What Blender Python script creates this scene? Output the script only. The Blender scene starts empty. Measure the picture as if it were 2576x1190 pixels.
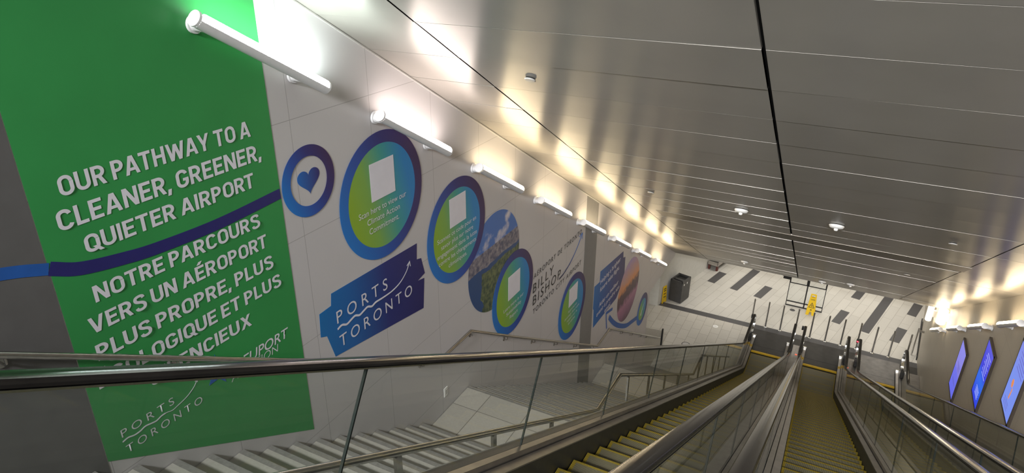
import bpy, bmesh, math, random
from mathutils import Vector, Matrix
random.seed(7)
S = bpy.context.scene
COL = S.collection
# ------------------------------------------------------------------ camera
CAMZ = 12.2
F_PX = 1711.78
R = ((0.88806224, 0.45966016, 0.00761453), (-0.19717726, 0.365879, 0.90953487), (0.41529096, -0.80922499, 0.41555786))
cam = bpy.data.cameras.new('camera')
cam.sensor_fit = 'HORIZONTAL'
cam.sensor_width = 36.0
cam.lens = F_PX / 2576 * 36.0
cam.clip_start = 0.05
co = bpy.data.objects.new('camera', cam)
COL.objects.link(co)
co.matrix_world = Matrix.Translation((0, 0, CAMZ)) @ Matrix(R).transposed().to_4x4()
S.camera = co
S.view_settings.view_transform = 'Standard'
S.view_settings.look = 'None'
S.view_settings.gamma = 1.0
S.view_settings.use_curve_mapping = False
S.view_settings.exposure = -0.28
W = bpy.data.worlds.new('world')
S.world = W
W.use_nodes = True
W.node_tree.nodes['Background'].inputs[0].default_value = (0.9, 0.93, 1.0, 1)
W.node_tree.nodes['Background'].inputs[1].default_value = 0.02
LAMP_L = 40.0      # strength of the wall-light lenses
def area(name, loc, rot, sx, sy, power, color, spread=170):
    l = bpy.data.lights.new(name, 'AREA')
    l.shape = 'RECTANGLE'; l.size = sx; l.size_y = sy; l.energy = power; l.color = color
    o = bpy.data.objects.new(name, l); COL.objects.link(o)
    o.location = loc; o.rotation_euler = rot; l.spread = math.radians(spread)
    return o
# ceiling lights of the lower concourse (behind the ceiling edge)
for i, (x, y) in enumerate(((-3.2, 21.9), (-0.3, 21.9), (2.3, 21.9), (-2.6, 24.5), (0.0, 24.5), (2.3, 24.5), (-2.4, 27.2), (0.6, 27.2), (2.9, 27.2))):
    area('concourse_light', (x, y, 3.1), (0, 0, 0), 1.2, 0.7, 30 if y > 23 else 17, (1.0, 0.95, 0.86), 124 if y > 23 else 96)
area('passage_fill', (-6.2, 18.4, 3.1), (0, 0, 0), 1.2, 0.4, 36, (1.0, 0.95, 0.86))  # added unseen fill that brightens the side passage
for x in (-2.4, 0.2, 2.4):  # added unseen fill lights behind the camera, aimed down the slope
    area('slope_fill', (x, -3.7, 14.7), (math.radians(57), 0, 0), 1.4, 0.6, 150, (0.97, 0.98, 1.0), 58)

# ------------------------------------------------------------------ slope frame
C30, S30 = math.cos(math.pi/6), 0.5
NC = 1.636                       # ceiling plane above the camera, measured square to the slope
XL, XR = -4.10, 3.15             # side walls
def zline(n, y):                 # height of a 30 degree line at distance y
    return CAMZ + (n - y*S30)/C30
def yline(n, z):
    return (n - (z-CAMZ)*C30)/S30
def sl(s, n, x):                 # slope coordinates -> world
    return (x, s*C30 + n*S30, CAMZ - s*S30 + n*C30)

# ------------------------------------------------------------------ materials
def newmat(name):
    m = bpy.data.materials.new(name); m.use_nodes = True
    nt = m.node_tree
    return m, nt, nt.nodes['Principled BSDF']
def N(nt, t, **kw):
    n = nt.nodes.new(t)
    for k, v in kw.items(): setattr(n, k, v)
    return n
def mat(name, col, rough=0.5, metal=0.0, noise=0.0, nscale=8.0, bump=0.0, bscale=60.0, coat=0.0, spec=0.5, coord='Object'):
    m, nt, b = newmat(name)
    b.inputs['Roughness'].default_value = rough
    b.inputs['Metallic'].default_value = metal
    b.inputs['Coat Weight'].default_value = coat
    b.inputs['Specular IOR Level'].default_value = spec
    tc = N(nt, 'ShaderNodeTexCoord')
    nz = N(nt, 'ShaderNodeTexNoise'); nz.inputs['Scale'].default_value = nscale; nz.inputs['Detail'].default_value = 4
    nt.links.new(tc.outputs[coord], nz.inputs['Vector'])
    r = N(nt, 'ShaderNodeValToRGB')
    k = noise
    r.color_ramp.elements[0].position = 0.3; r.color_ramp.elements[1].position = 0.7
    r.color_ramp.elements[0].color = (*[max(0, c*(1-k)) for c in col], 1)
    r.color_ramp.elements[1].color = (*[min(1, c*(1+k)) for c in col], 1)
    nt.links.new(nz.outputs['Fac'], r.inputs['Fac'])
    nt.links.new(r.outputs['Color'], b.inputs['Base Color'])
    if bump:
        n2 = N(nt, 'ShaderNodeTexNoise'); n2.inputs['Scale'].default_value = bscale
        nt.links.new(tc.outputs[coord], n2.inputs['Vector'])
        bp = N(nt, 'ShaderNodeBump'); bp.inputs['Strength'].default_value = bump; bp.inputs['Distance'].default_value = 0.01
        nt.links.new(n2.outputs['Fac'], bp.inputs['Height'])
        nt.links.new(bp.outputs['Normal'], b.inputs['Normal'])
    return m
def emit(name, col, strength, base=None):
    m, nt, b = newmat(name)
    b.inputs['Base Color'].default_value = (*(base or col), 1)
    b.inputs['Emission Color'].default_value = (*col, 1)
    b.inputs['Emission Strength'].default_value = strength
    return m
def math_(nt, op, a, b=None):
    n = N(nt, 'ShaderNodeMath', operation=op)
    for i, v in enumerate((a, b)):
        if v is None: continue
        if isinstance(v, (int, float)): n.inputs[i].default_value = v
        else: nt.links.new(v, n.inputs[i])
    return n.outputs[0]
def line_mask(nt, sock, pitch, off, half):   # 1 on thin lines repeated every pitch
    t = math_(nt, 'FRACT', math_(nt, 'DIVIDE', math_(nt, 'SUBTRACT', sock, off - 500*pitch), pitch))
    d = math_(nt, 'ABSOLUTE', math_(nt, 'SUBTRACT', t, 0.5))
    return math_(nt, 'GREATER_THAN', d, 0.5 - half/pitch)
def mixc(nt, fac, a, b):
    n = N(nt, 'ShaderNodeMix', data_type='RGBA')
    if isinstance(fac, (int, float)): n.inputs[0].default_value = fac
    else: nt.links.new(fac, n.inputs[0])
    for i, v in ((6, a), (7, b)):
        if isinstance(v, tuple): n.inputs[i].default_value = (*v[:3], 1)
        else: nt.links.new(v, n.inputs[i])
    return n.outputs[2]
def wall_mat(name, col):
    m, nt, b = newmat(name)
    g = N(nt, 'ShaderNodeNewGeometry'); sp = N(nt, 'ShaderNodeSeparateXYZ')
    nt.links.new(g.outputs['Position'], sp.inputs[0])
    v = line_mask(nt, sp.outputs[1], 1.02, 4.0, 0.003)
    h = line_mask(nt, sp.outputs[2], 1.035, 9.71, 0.003)
    mk = math_(nt, 'MULTIPLY', math_(nt, 'MAXIMUM', v, h), 0.5)
    nz = N(nt, 'ShaderNodeTexNoise'); nz.inputs['Scale'].default_value = 1.3
    nt.links.new(g.outputs['Position'], nz.inputs['Vector'])
    c0 = mixc(nt, nz.outputs['Fac'], tuple(c*0.96 for c in col), tuple(min(1, c*1.04) for c in col))
    nt.links.new(mixc(nt, mk, c0, (0.18, 0.17, 0.16)), b.inputs['Base Color'])
    b.inputs['Roughness'].default_value = 0.42
    return m
def tile_mat(name, col, grout, bw, rh, rot, off, mortar=0.006, shift=0.5, freq=2, rough=0.35):
    m, nt, b = newmat(name)
    g = N(nt, 'ShaderNodeNewGeometry')
    mp = N(nt, 'ShaderNodeMapping', vector_type='TEXTURE')
    mp.inputs['Location'].default_value = (*off, 0); mp.inputs['Rotation'].default_value = (0, 0, rot)
    nt.links.new(g.outputs['Position'], mp.inputs['Vector'])
    br = N(nt, 'ShaderNodeTexBrick'); br.offset = shift; br.offset_frequency = freq
    br.inputs['Scale'].default_value = 1.0; br.inputs['Brick Width'].default_value = bw; br.inputs['Row Height'].default_value = rh
    br.inputs['Mortar Size'].default_value = mortar; br.inputs['Mortar Smooth'].default_value = 0.0; br.inputs['Bias'].default_value = 0
    br.inputs['Color1'].default_value = (*[c*0.95 for c in col], 1); br.inputs['Color2'].default_value = (*[min(1, c*1.05) for c in col], 1)
    br.inputs['Mortar'].default_value = (*grout, 1)
    nt.links.new(mp.outputs['Vector'], br.inputs['Vector'])
    nz = N(nt, 'ShaderNodeTexNoise'); nz.inputs['Scale'].default_value = 40; nz.inputs['Detail'].default_value = 5
    nt.links.new(g.outputs['Position'], nz.inputs['Vector'])
    c = mixc(nt, 0.12, br.outputs['Color'], nz.outputs['Color'])
    mx = N(nt, 'ShaderNodeMix', data_type='RGBA', blend_type='MULTIPLY'); mx.inputs[0].default_value = 0.25
    nt.links.new(br.outputs['Color'], mx.inputs[6]); nt.links.new(nz.outputs['Fac'], mx.inputs[7])
    nt.links.new(mx.outputs[2], b.inputs['Base Color'])
    b.inputs['Roughness'].default_value = rough
    return m
def glass_mat(name, tint, ior=1.5, haze=0.0):
    m = bpy.data.materials.new(name); m.use_nodes = True
    nt = m.node_tree; nt.nodes.clear()
    o = N(nt, 'ShaderNodeOutputMaterial'); t = N(nt, 'ShaderNodeBsdfTransparent'); gl = N(nt, 'ShaderNodeBsdfGlossy')
    t.inputs[0].default_value = (*tint, 1); gl.inputs['Roughness'].default_value = 0.02
    fr = N(nt, 'ShaderNodeFresnel'); fr.inputs[0].default_value = ior
    geo = N(nt, 'ShaderNodeNewGeometry')
    mx = N(nt, 'ShaderNodeMixShader')
    f = math_(nt, 'MULTIPLY', fr.outputs[0], math_(nt, 'SUBTRACT', 1.0, geo.outputs['Backfacing']))
    nt.links.new(f, mx.inputs[0]); nt.links.new(t.outputs[0], mx.inputs[1]); nt.links.new(gl.outputs[0], mx.inputs[2])
    last = mx.outputs[0]
    if haze:
        d = N(nt, 'ShaderNodeBsdfDiffuse'); d.inputs[0].default_value = (0.5, 0.52, 0.48, 1)
        m2 = N(nt, 'ShaderNodeMixShader'); m2.inputs[0].default_value = haze
        nt.links.new(last, m2.inputs[1]); nt.links.new(d.outputs[0], m2.inputs[2]); last = m2.outputs[0]
    nt.links.new(last, o.inputs[0])
    return m
def grad_mat(name, stops, axis='x', x0=0.0, x1=1.0, tilt=0.0, rough=0.45, coord=1):
    # printed colour gradient along world y (tilted by z)
    m, nt, b = newmat(name)
    g = N(nt, 'ShaderNodeNewGeometry'); sp = N(nt, 'ShaderNodeSeparateXYZ')
    nt.links.new(g.outputs['Position'], sp.inputs[0])
    v = math_(nt, 'ADD', sp.outputs[1], math_(nt, 'MULTIPLY', sp.outputs[2], tilt))
    t = math_(nt, 'DIVIDE', math_(nt, 'SUBTRACT', v, x0), x1 - x0)
    r = N(nt, 'ShaderNodeValToRGB')
    while len(r.color_ramp.elements) < len(stops): r.color_ramp.elements.new(0.5)
    for e, (p, c) in zip(r.color_ramp.elements, stops): e.position = p; e.color = (*c, 1)
    nt.links.new(t, r.inputs[0]); nt.links.new(r.outputs[0], b.inputs['Base Color'])
    b.inputs['Roughness'].default_value = rough
    return m
def rib_mat(name, ca, cb, pitch=0.0098, metal=0.1):
    m, nt, b = newmat(name)
    tc = N(nt, 'ShaderNodeTexCoord'); sp = N(nt, 'ShaderNodeSeparateXYZ')
    nt.links.new(tc.outputs['Object'], sp.inputs[0])
    t = math_(nt, 'FRACT', math_(nt, 'DIVIDE', math_(nt, 'ADD', sp.outputs[0], 10.0), pitch))
    mk = math_(nt, 'GREATER_THAN', t, 0.55)
    nt.links.new(mixc(nt, mk, ca, cb), b.inputs['Base Color'])
    b.inputs['Roughness'].default_value = 0.5; b.inputs['Metallic'].default_value = metal
    return m
M = {}
M['wall'] = wall_mat('white_wall_panel', (0.60, 0.575, 0.575))
M['wall_right'] = wall_mat('beige_wall_panel', (0.52, 0.475, 0.40))
M['plaster'] = mat('pale_plaster', (0.60, 0.59, 0.55), 0.6, noise=0.04)
M['grey_panel'] = mat('charcoal_wall_panel', (0.125, 0.122, 0.12), 0.5, noise=0.05)
M['column'] = mat('grey_column_panel', (0.235, 0.23, 0.225), 0.5, noise=0.04)
M['green'] = mat('green_vinyl', (0.035, 0.30, 0.075), 0.42, noise=0.05, nscale=2)
M['white_vinyl'] = mat('white_vinyl', (0.80, 0.78, 0.84), 0.45, noise=0.02)
M['black_vinyl'] = mat('black_vinyl', (0.03, 0.028, 0.028), 0.45, noise=0.1)
M['navy'] = mat('navy_vinyl', (0.025, 0.022, 0.16), 0.42, noise=0.06)
M['blue'] = mat('blue_vinyl', (0.02, 0.11, 0.42), 0.42, noise=0.06)
M['ceiling'] = mat('brushed_aluminium_ceiling', (0.42, 0.395, 0.355), 0.29, 0.42, noise=0.05, nscale=1.5)
def _aniso(m, amount, rot):
    nt = m.node_tree; b = nt.nodes['Principled BSDF']
    b.inputs['Anisotropic'].default_value = amount; b.inputs['Anisotropic Rotation'].default_value = rot
    tg = N(nt, 'ShaderNodeCombineXYZ'); tg.inputs[0].default_value = 1.0
    nt.links.new(tg.outputs[0], b.inputs['Tangent'])
_aniso(M['ceiling'], 0.75, 0.25)
M['ceiling_dark'] = mat('ceiling_reflection_band', (0.22, 0.20, 0.17), 0.4, 0.8, noise=0.05)
M['void'] = mat('black_gap', (0.006, 0.006, 0.006), 0.9, noise=0.1)
M['steel'] = mat('brushed_stainless', (0.55, 0.54, 0.52), 0.25, 1.0, noise=0.08, nscale=30)
M['deck'] = mat('stainless_deck', (0.30, 0.28, 0.26), 0.30, 0.8, noise=0.16, nscale=5)
M['deck_dark'] = mat('dark_deck_joint', (0.035, 0.034, 0.032), 0.45, 0.3, noise=0.15)
M['rubber'] = mat('black_handrail_rubber', (0.020, 0.018, 0.017), 0.15, noise=0.3, nscale=4, spec=0.28)
M['bright_trim'] = mat('bright_steel_trim', (0.68, 0.67, 0.65), 0.2, 1.0, noise=0.04)
M['glass'] = glass_mat('balustrade_glass', (0.93, 0.945, 0.93), haze=0.02)
M['clear_glass'] = glass_mat('clear_pane', (0.96, 0.97, 0.97))
M['glass_edge'] = mat('glass_joint', (0.012, 0.016, 0.014), 0.7, noise=0.1, spec=0.1)
M['rib'] = rib_mat('ribbed_tread', (0.022, 0.020, 0.012), (0.29, 0.26, 0.16))
M['rib_yellow'] = rib_mat('ribbed_yellow_edge', (0.05, 0.04, 0.01), (0.42, 0.30, 0.02), metal=0.0)
M['stone'] = tile_mat('stair_stone', (0.46, 0.435, 0.385), (0.24, 0.22, 0.20), 0.62, 4.0, 0.0, (0.13, 0.0), mortar=0.004, shift=0.0)
M['landing'] = tile_mat('landing_stone', (0.50, 0.47, 0.415), (0.20, 0.18, 0.16), 0.62, 0.57, 0.0, (-1.88+0.02, 0.0), mortar=0.005, shift=0.0)
M['nosing'] = mat('dark_nosing_strip', (0.20, 0.19, 0.175), 0.6, noise=0.15, nscale=40)
M['curb'] = mat('pale_stone_curb', (0.44, 0.42, 0.39), 0.45, noise=0.06, nscale=12)
TILT = math.atan2(0.245, 1.0)
M['floor_near'] = tile_mat('near_floor_tiles', (0.60, 0.565, 0.50), (0.30, 0.27, 0.23), 0.60, 0.302, math.pi/2, (-4.13, 20.68), mortar=0.005, shift=0.37)
M['floor_far'] = tile_mat('far_floor_tiles', (0.60, 0.575, 0.525), (0.28, 0.26, 0.23), 1.03, 0.2875, math.pi/2 - TILT, (-3.53, 23.63), mortar=0.004, shift=0.43)
M['floor_dark'] = mat('dark_floor_tile', (0.075, 0.072, 0.074), 0.4, noise=0.12, nscale=30)
M['plate_light'] = mat('steel_landing_plate', (0.20, 0.19, 0.18), 0.42, 0.4, noise=0.15, nscale=6)
M['plate'] = mat('dark_landing_plate', (0.034, 0.031, 0.028), 0.45, 0.2, noise=0.2, nscale=6)
M['yellow'] = mat('safety_yellow', (0.55, 0.34, 0.012), 0.5, noise=0.1)
M['sign_yellow'] = mat('yellow_plastic', (0.80, 0.52, 0.01), 0.4, noise=0.05)
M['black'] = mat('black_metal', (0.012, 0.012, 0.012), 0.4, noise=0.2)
M['bin'] = mat('dark_grey_bin', (0.058, 0.056, 0.055), 0.5, noise=0.12, nscale=6)
M['white_plastic'] = mat('white_plastic', (0.88, 0.87, 0.84), 0.4, noise=0.03)
M['lamp_white'] = mat('white_lamp_enamel', (0.82, 0.81, 0.81), 0.35, noise=0.02)
M['disc'] = mat('grey_sprinkler_plate', (0.55, 0.53, 0.5), 0.4, noise=0.05)
M['bezel'] = mat('dark_screen_bezel', (0.07, 0.055, 0.045), 0.45, noise=0.1)
M['cart'] = mat('bench_steel', (0.5, 0.47, 0.45), 0.35, 0.7, noise=0.1)
M['red_dark'] = mat('dull_red_plastic', (0.12, 0.03, 0.025), 0.5, noise=0.1)
M['red_light'] = emit('red_indicator', (1.0, 0.04, 0.06), 6.0)
M['orange_light'] = emit('orange_indicator', (1.0, 0.14, 0.07), 1.2)
# ------------------------------------------------------------------ mesh builder
class MB:
    def __init__(s): s.v = []; s.f = []; s.m = []
    def face(s, pts, mi=0):
        i = len(s.v); s.v += [tuple(p) for p in pts]; s.f.append(tuple(range(i, i+len(pts)))); s.m.append(mi)
    def hexa(s, p, mi=0):      # 8 points: bottom loop 0-3, top loop 4-7
        i = len(s.v); s.v += [tuple(q) for q in p]
        for q in ((3, 2, 1, 0), (4, 5, 6, 7), (0, 1, 5, 4), (1, 2, 6, 5), (2, 3, 7, 6), (3, 0, 4, 7)):
            s.f.append(tuple(i+k for k in q)); s.m.append(mi)
    def box(s, x0, x1, y0, y1, z0, z1, mi=0):
        s.hexa([(x0, y0, z0), (x1, y0, z0), (x1, y1, z0), (x0, y1, z0), (x0, y0, z1), (x1, y0, z1), (x1, y1, z1), (x0, y1, z1)], mi)
    def prism(s, poly, a, b, mi=0, axis='x'):   # polygon of (y,z) extruded along x (or (x,z) along y, (x,y) along z)
        def P(q, t): return (t, q[0], q[1]) if axis == 'x' else ((q[0], t, q[1]) if axis == 'y' else (q[0], q[1], t))
        n = len(poly); i = len(s.v)
        s.v += [P(q, a) for q in poly] + [P(q, b) for q in poly]
        s.f.append(tuple(i+k for k in range(n))); s.m.append(mi)
        s.f.append(tuple(i+n+k for k in reversed(range(n)))); s.m.append(mi)
        for k in range(n):
            s.f.append((i+k, i+n+k, i+n+(k+1) % n, i+(k+1) % n)); s.m.append(mi)
    def cyl(s, p0, p1, r0, r1=None, seg=16, mi=0, cap=True):
        s.tube([p0, p1], r0, seg, mi, cap, r1)
    def tube(s, pts, r, seg=10, mi=0, cap=True, r1=None):
        pts = [Vector(p) for p in pts]; n = len(pts); i = len(s.v)
        d0 = (pts[1]-pts[0]).normalized()
        u = d0.cross(Vector((0, 0, 1)))
        if u.length < 1e-4: u = Vector((1, 0, 0))
        u.normalize()
        for k, p in enumerate(pts):
            if k == 0: d = pts[1]-pts[0]
            elif k == n-1: d = pts[-1]-pts[-2]
            else: d = (pts[k+1]-p).normalized() + (p-pts[k-1]).normalized()
            d.normalize(); u = (u - d*u.dot(d)).normalized(); w = d.cross(u)
            sc = 1.0
            if 0 < k < n-1:
                c = d.dot((pts[k+1]-p).normalized()); sc = 1/max(c, 0.5)
            rr = r if r1 is None else r + (r1-r)*k/(n-1)
            for j in range(seg):
                a = 2*math.pi*j/seg
                s.v.append(tuple(p + u*(rr*math.cos(a)*(1 if sc == 1 else 1)) + w*(rr*math.sin(a)*sc if False else rr*math.sin(a))))
        for k in range(n-1):
            for j in range(seg):
                a, b = i+k*seg+j, i+k*seg+(j+1) % seg
                s.f.append((a, b, b+seg, a+seg)); s.m.append(mi)
        if cap:
            s.f.append(tuple(i+j for j in reversed(range(seg)))); s.m.append(mi)
            s.f.append(tuple(i+(n-1)*seg+j for j in range(seg))); s.m.append(mi)
    def sweep(s, prof, path, x0, mi=0, closed=True, cap=True):
        # prof: (dx, dn) points; path: list of (y, z, ny, nz)
        n = len(prof); i = len(s.v)
        for (y, z, ny, nz) in path:
            for dx, dn in prof: s.v.append((x0+dx, y+ny*dn, z+nz*dn))
        e = n if closed else n-1
        for k in range(len(path)-1):
            for j in range(e):
                a, b = i+k*n+j, i+k*n+(j+1) % n
                s.f.append((a, b, b+n, a+n)); s.m.append(mi)
        if cap and closed:
            s.f.append(tuple(i+j for j in reversed(range(n)))); s.m.append(mi)
            q = i+(len(path)-1)*n
            s.f.append(tuple(q+j for j in range(n))); s.m.append(mi)
    def lathe(s, prof, c=(0, 0, 0), seg=20, mi=0, axis='z'):
        i = len(s.v); n = len(prof)
        for j in range(seg):
            a = 2*math.pi*j/seg; ca, sa = math.cos(a), math.sin(a)
            for r, h in prof:
                if axis == 'z': s.v.append((c[0]+r*ca, c[1]+r*sa, c[2]+h))
                elif axis == 'x': s.v.append((c[0]+h, c[1]+r*ca, c[2]+r*sa))
        for j in range(seg):
            for k in range(n-1):
                a, b = i+j*n+k, i+((j+1) % seg)*n+k
                s.f.append((a, b, b+1, a+1)); s.m.append(mi)
    def build(s, name, mats, parent=None, smooth=False, bevel=0.0):
        me = bpy.data.meshes.new(name)
        off = Vector((0, 0, 0)); p = parent
        while p is not None: off += p.location; p = p.parent
        me.from_pydata([tuple(Vector(v)-off) for v in s.v], [], s.f)
        if not isinstance(mats, (list, tuple)): mats = [mats]
        for m in mats: me.materials.append(m)
        for poly, mi in zip(me.polygons, s.m): poly.material_index = mi
        bm = bmesh.new(); bm.from_mesh(me)
        bmesh.ops.remove_doubles(bm, verts=bm.verts, dist=1e-6)
        bmesh.ops.recalc_face_normals(bm, faces=bm.faces)
        bm.to_mesh(me); bm.free()
        if smooth:
            for poly in me.polygons: poly.use_smooth = True
            try: me.set_sharp_from_angle(angle=math.radians(40))
            except Exception: pass
        o = bpy.data.objects.new(name, me); COL.objects.link(o)
        if parent is not None: o.parent = parent
        if bevel:
            b = o.modifiers.new('bevel', 'BEVEL'); b.width = bevel; b.segments = 2; b.limit_method = 'ANGLE'
        return o
def tag(o, label, cat, group=None):
    o['label'] = label; o['category'] = cat
    if group: o['group'] = group
    return o
def thing(name, label, cat, loc=(0, 0, 0), group=None):
    o = bpy.data.objects.new(name, None); COL.objects.link(o)
    o.location = loc; o.empty_display_size = 0.1
    return tag(o, label, cat, group)
def struct(name, mb, mats, **kw):
    o = mb.build(name, mats, **kw); o['kind'] = 'structure'; return o
def copy_tree(o, parent=None):
    c = o.copy(); COL.objects.link(c)
    if parent is not None: c.parent = parent
    for ch in list(o.children): copy_tree(ch, c)
    return c
# ------------------------------------------------------------------ setting
def build_setting():
    # ceiling: sloping rows of brushed panels with open joints
    yend = 18.9
    cols = [(XL, -3.127), (-3.113, -0.592), (-0.566, 1.961), (1.975, XR)]
    pitch = 0.63/C30
    s_seam = (4.43 - NC*S30)/C30
    send = (yend - NC*S30)/C30
    mb = MB()
    k = -14; s0 = s_seam + k*pitch
    while s0 < send - 0.02:
        s1 = min(s0 + pitch, send)
        if s1 > -4.5:
            for ci, (a, b) in enumerate(cols):
                sa, sb = s0 + 0.0035, s1 - 0.0035
                e = random.uniform(-0.002, 0.002); d0 = random.uniform(-0.002, 0.002); d1 = random.uniform(-0.002, 0.002)
                ns = 8
                for q in range(ns):     # each panel bows very slightly between its joints
                    t0, t1 = q/ns, (q+1)/ns
                    f = lambda t: d0 + (d1-d0)*t + 0.0016*(1-(2*t-1)**2)
                    u, w = sa+(sb-sa)*t0, sa+(sb-sa)*t1
                    mb.face([sl(u, NC+f(t0), a), sl(u, NC+f(t0)+e, b), sl(w, NC+f(t1)+e, b), sl(w, NC+f(t1), a)], 0)
                for t, u in ((0, sa), (1, sb)):
                    mb.face([sl(u, NC+f(t), a), sl(u, NC+f(t)+e, b), sl(u, NC+0.03, b), sl(u, NC+0.03, a)], 0)
                for x_, ee in ((a, 0), (b, e)):
                    mb.face([sl(sa, NC+f(0)+ee, x_), sl(sb, NC+f(1)+ee, x_), sl(sb, NC+0.03, x_), sl(sa, NC+0.03, x_)], 0)
        s0 = s1
    # dark backing seen through the joints
    mb.hexa([sl(-5, NC+0.05, XL), sl(-5, NC+0.05, XR), sl(send, NC+0.05, XR), sl(send, NC+0.05, XL),
             sl(-5, NC+0.15, XL), sl(-5, NC+0.15, XR), sl(send, NC+0.15, XR), sl(send, NC+0.15, XL)], 1)
    # bullnose edge closing the lower end, flat ceiling beyond
    ze = zline(NC, yend)
    mb.prism([(yend, ze-0.01), (yend+0.03, ze-0.03), (yend+0.1, ze-0.03), (yend+0.1, ze+0.25), (yend, ze+0.25)], XL, XR, 0)
    mb.box(-8.5, 6, yend+0.1, 32, ze, ze+0.2, 2)
    mb.box(-8.5, XL-0.2, 15.9, yend+0.1, ze, ze+0.2, 2)
    struct('ceiling', mb, [M['ceiling'], M['void'], M['plaster']], smooth=True)
    mb = MB()  # darker band over the panels, a reflection difference put into its colour
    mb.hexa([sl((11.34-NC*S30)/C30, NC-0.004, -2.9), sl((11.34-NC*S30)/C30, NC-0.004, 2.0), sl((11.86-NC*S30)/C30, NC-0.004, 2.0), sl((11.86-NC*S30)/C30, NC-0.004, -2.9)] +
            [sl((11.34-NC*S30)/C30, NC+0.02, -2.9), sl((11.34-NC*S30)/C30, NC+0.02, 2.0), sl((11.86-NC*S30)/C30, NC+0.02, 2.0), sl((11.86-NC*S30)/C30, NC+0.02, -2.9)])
    struct('reflection_band', mb, M['ceiling_dark'])
    # edge trim where the ceiling meets the left wall
    mb = MB()
    mb.hexa([sl(-4.5, NC-0.016, XL), sl(-4.5, NC-0.016, XL+0.014), sl(send-0.4, NC-0.016, XL+0.014), sl(send-0.4, NC-0.016, XL),
             sl(-4.5, NC-0.004, XL), sl(-4.5, NC-0.004, XL+0.014), sl(send-0.4, NC-0.004, XL+0.014), sl(send-0.4, NC-0.004, XL)])
    struct('trim_2', mb, M['disc'])
    # walls
    top = lambda y: zline(NC, y) + 0.12
    mb = MB()
    mb.prism([(-4, 4.0), (16.3, 0.0), (16.3, 3.07), (18.9, 3.07), (18.9, top(18.9)), (-4, top(-4))], XL-0.2, XL)
    struct('wall_left', mb, M['wall'])
    mb = MB()
    mb.box(-8.5, -4.95, 20.95, 21.2, 0, 3.3)
    p = [(-4.95, 20.95), (-2.59, 31.0), (-2.9, 31.1), (-5.2, 21.1)]
    mb.prism(p, 0, 3.3, axis='z')
    struct('wall_end', mb, M['plaster'])
    mb = MB()
    mb.box(-8.7, -8.5, 15.9, 21.2, 0, 3.3); mb.box(-8.5, XL-0.2, 15.9, 16.1, 0, 3.3)
    struct('wall_passage', mb, M['plaster'])
    mb = MB()
    mb.prism([(-4, 2.0), (6, 2.0), (16, 0.0), (21.5, 0.0), (21.5, 3.3), (18.8, 3.3), (18.8, top(18.8)), (-4, top(-4))], XR, XR+0.2)
    mb.prism([(XR, 21.5), (3.5, 25.5), (4.0, 31.0), (4.3, 31.0), (3.7, 25.5), (XR+0.2, 21.5)], 0, 3.3, axis='z')
    struct('wall_right', mb, M['wall_right'])
    mb = MB(); mb.box(-4.2, 3.3, -4.2, -4.0, 4, 17); struct('wall_back', mb, M['plaster'])
    mb = MB(); mb.box(-3.2, 4.4, 31, 31.2, 0, 3.3); struct('wall_far', mb, M['plaster'])
    # floor
    mb = MB()
    mb.box(-8.6, -1.745, 15.5, 21.02, -0.3, 0.0, 0)
    mb.box(-1.745, XR+0.2, 19.62, 21.02, -0.3, 0.0, 3)
    mb.box(-1.745, XR+0.2, 15.5, 19.62, -0.9, -0.6, 3)
    mb.box(-8.6, XR+0.2, 21.02, 21.31, -0.3, 0.0, 1)
    mb.box(-8.6, 4.6, 21.31, 31.2, -0.3, 0.0, 2)
    dark = [[(-3.81, 23.66), (-3.56, 24.68), (-3.27, 24.62), (-3.53, 23.60)], [(-2.94, 23.49), (-2.44, 25.52), (-2.15, 25.45), (-2.66, 23.42)],
            [(-2.06, 23.29), (-1.80, 24.32), (-1.52, 24.25), (-1.79, 23.22)], [(1.10, 24.88), (1.36, 25.90), (1.64, 25.83), (1.39, 24.81)],
            [(0.60, 22.73), (0.85, 23.75), (1.13, 23.68), (0.87, 22.66)], [(1.48, 22.55), (2.21, 25.6), (2.50, 25.54), (1.77, 22.48)],
            [(2.37, 22.36), (2.62, 23.40), (2.91, 23.33), (2.66, 22.30)], [(2.90, 24.49), (3.14, 25.50), (3.42, 25.43), (3.18, 24.42)]]
    for q in dark: mb.prism(q, -0.002, 0.0015, 1, axis='z')
    struct('floor', mb, [M['floor_near'], M['floor_dark'], M['floor_far'], M['plate']])
    mb = MB()
    mb.prism([(3.12, 21.5), (3.33, 24.2), (3.36, 24.2), (XR, 21.5)], 0.0, 0.12, axis='z')
    struct('baseboard_right', mb, M['black'])
build_setting()
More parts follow.
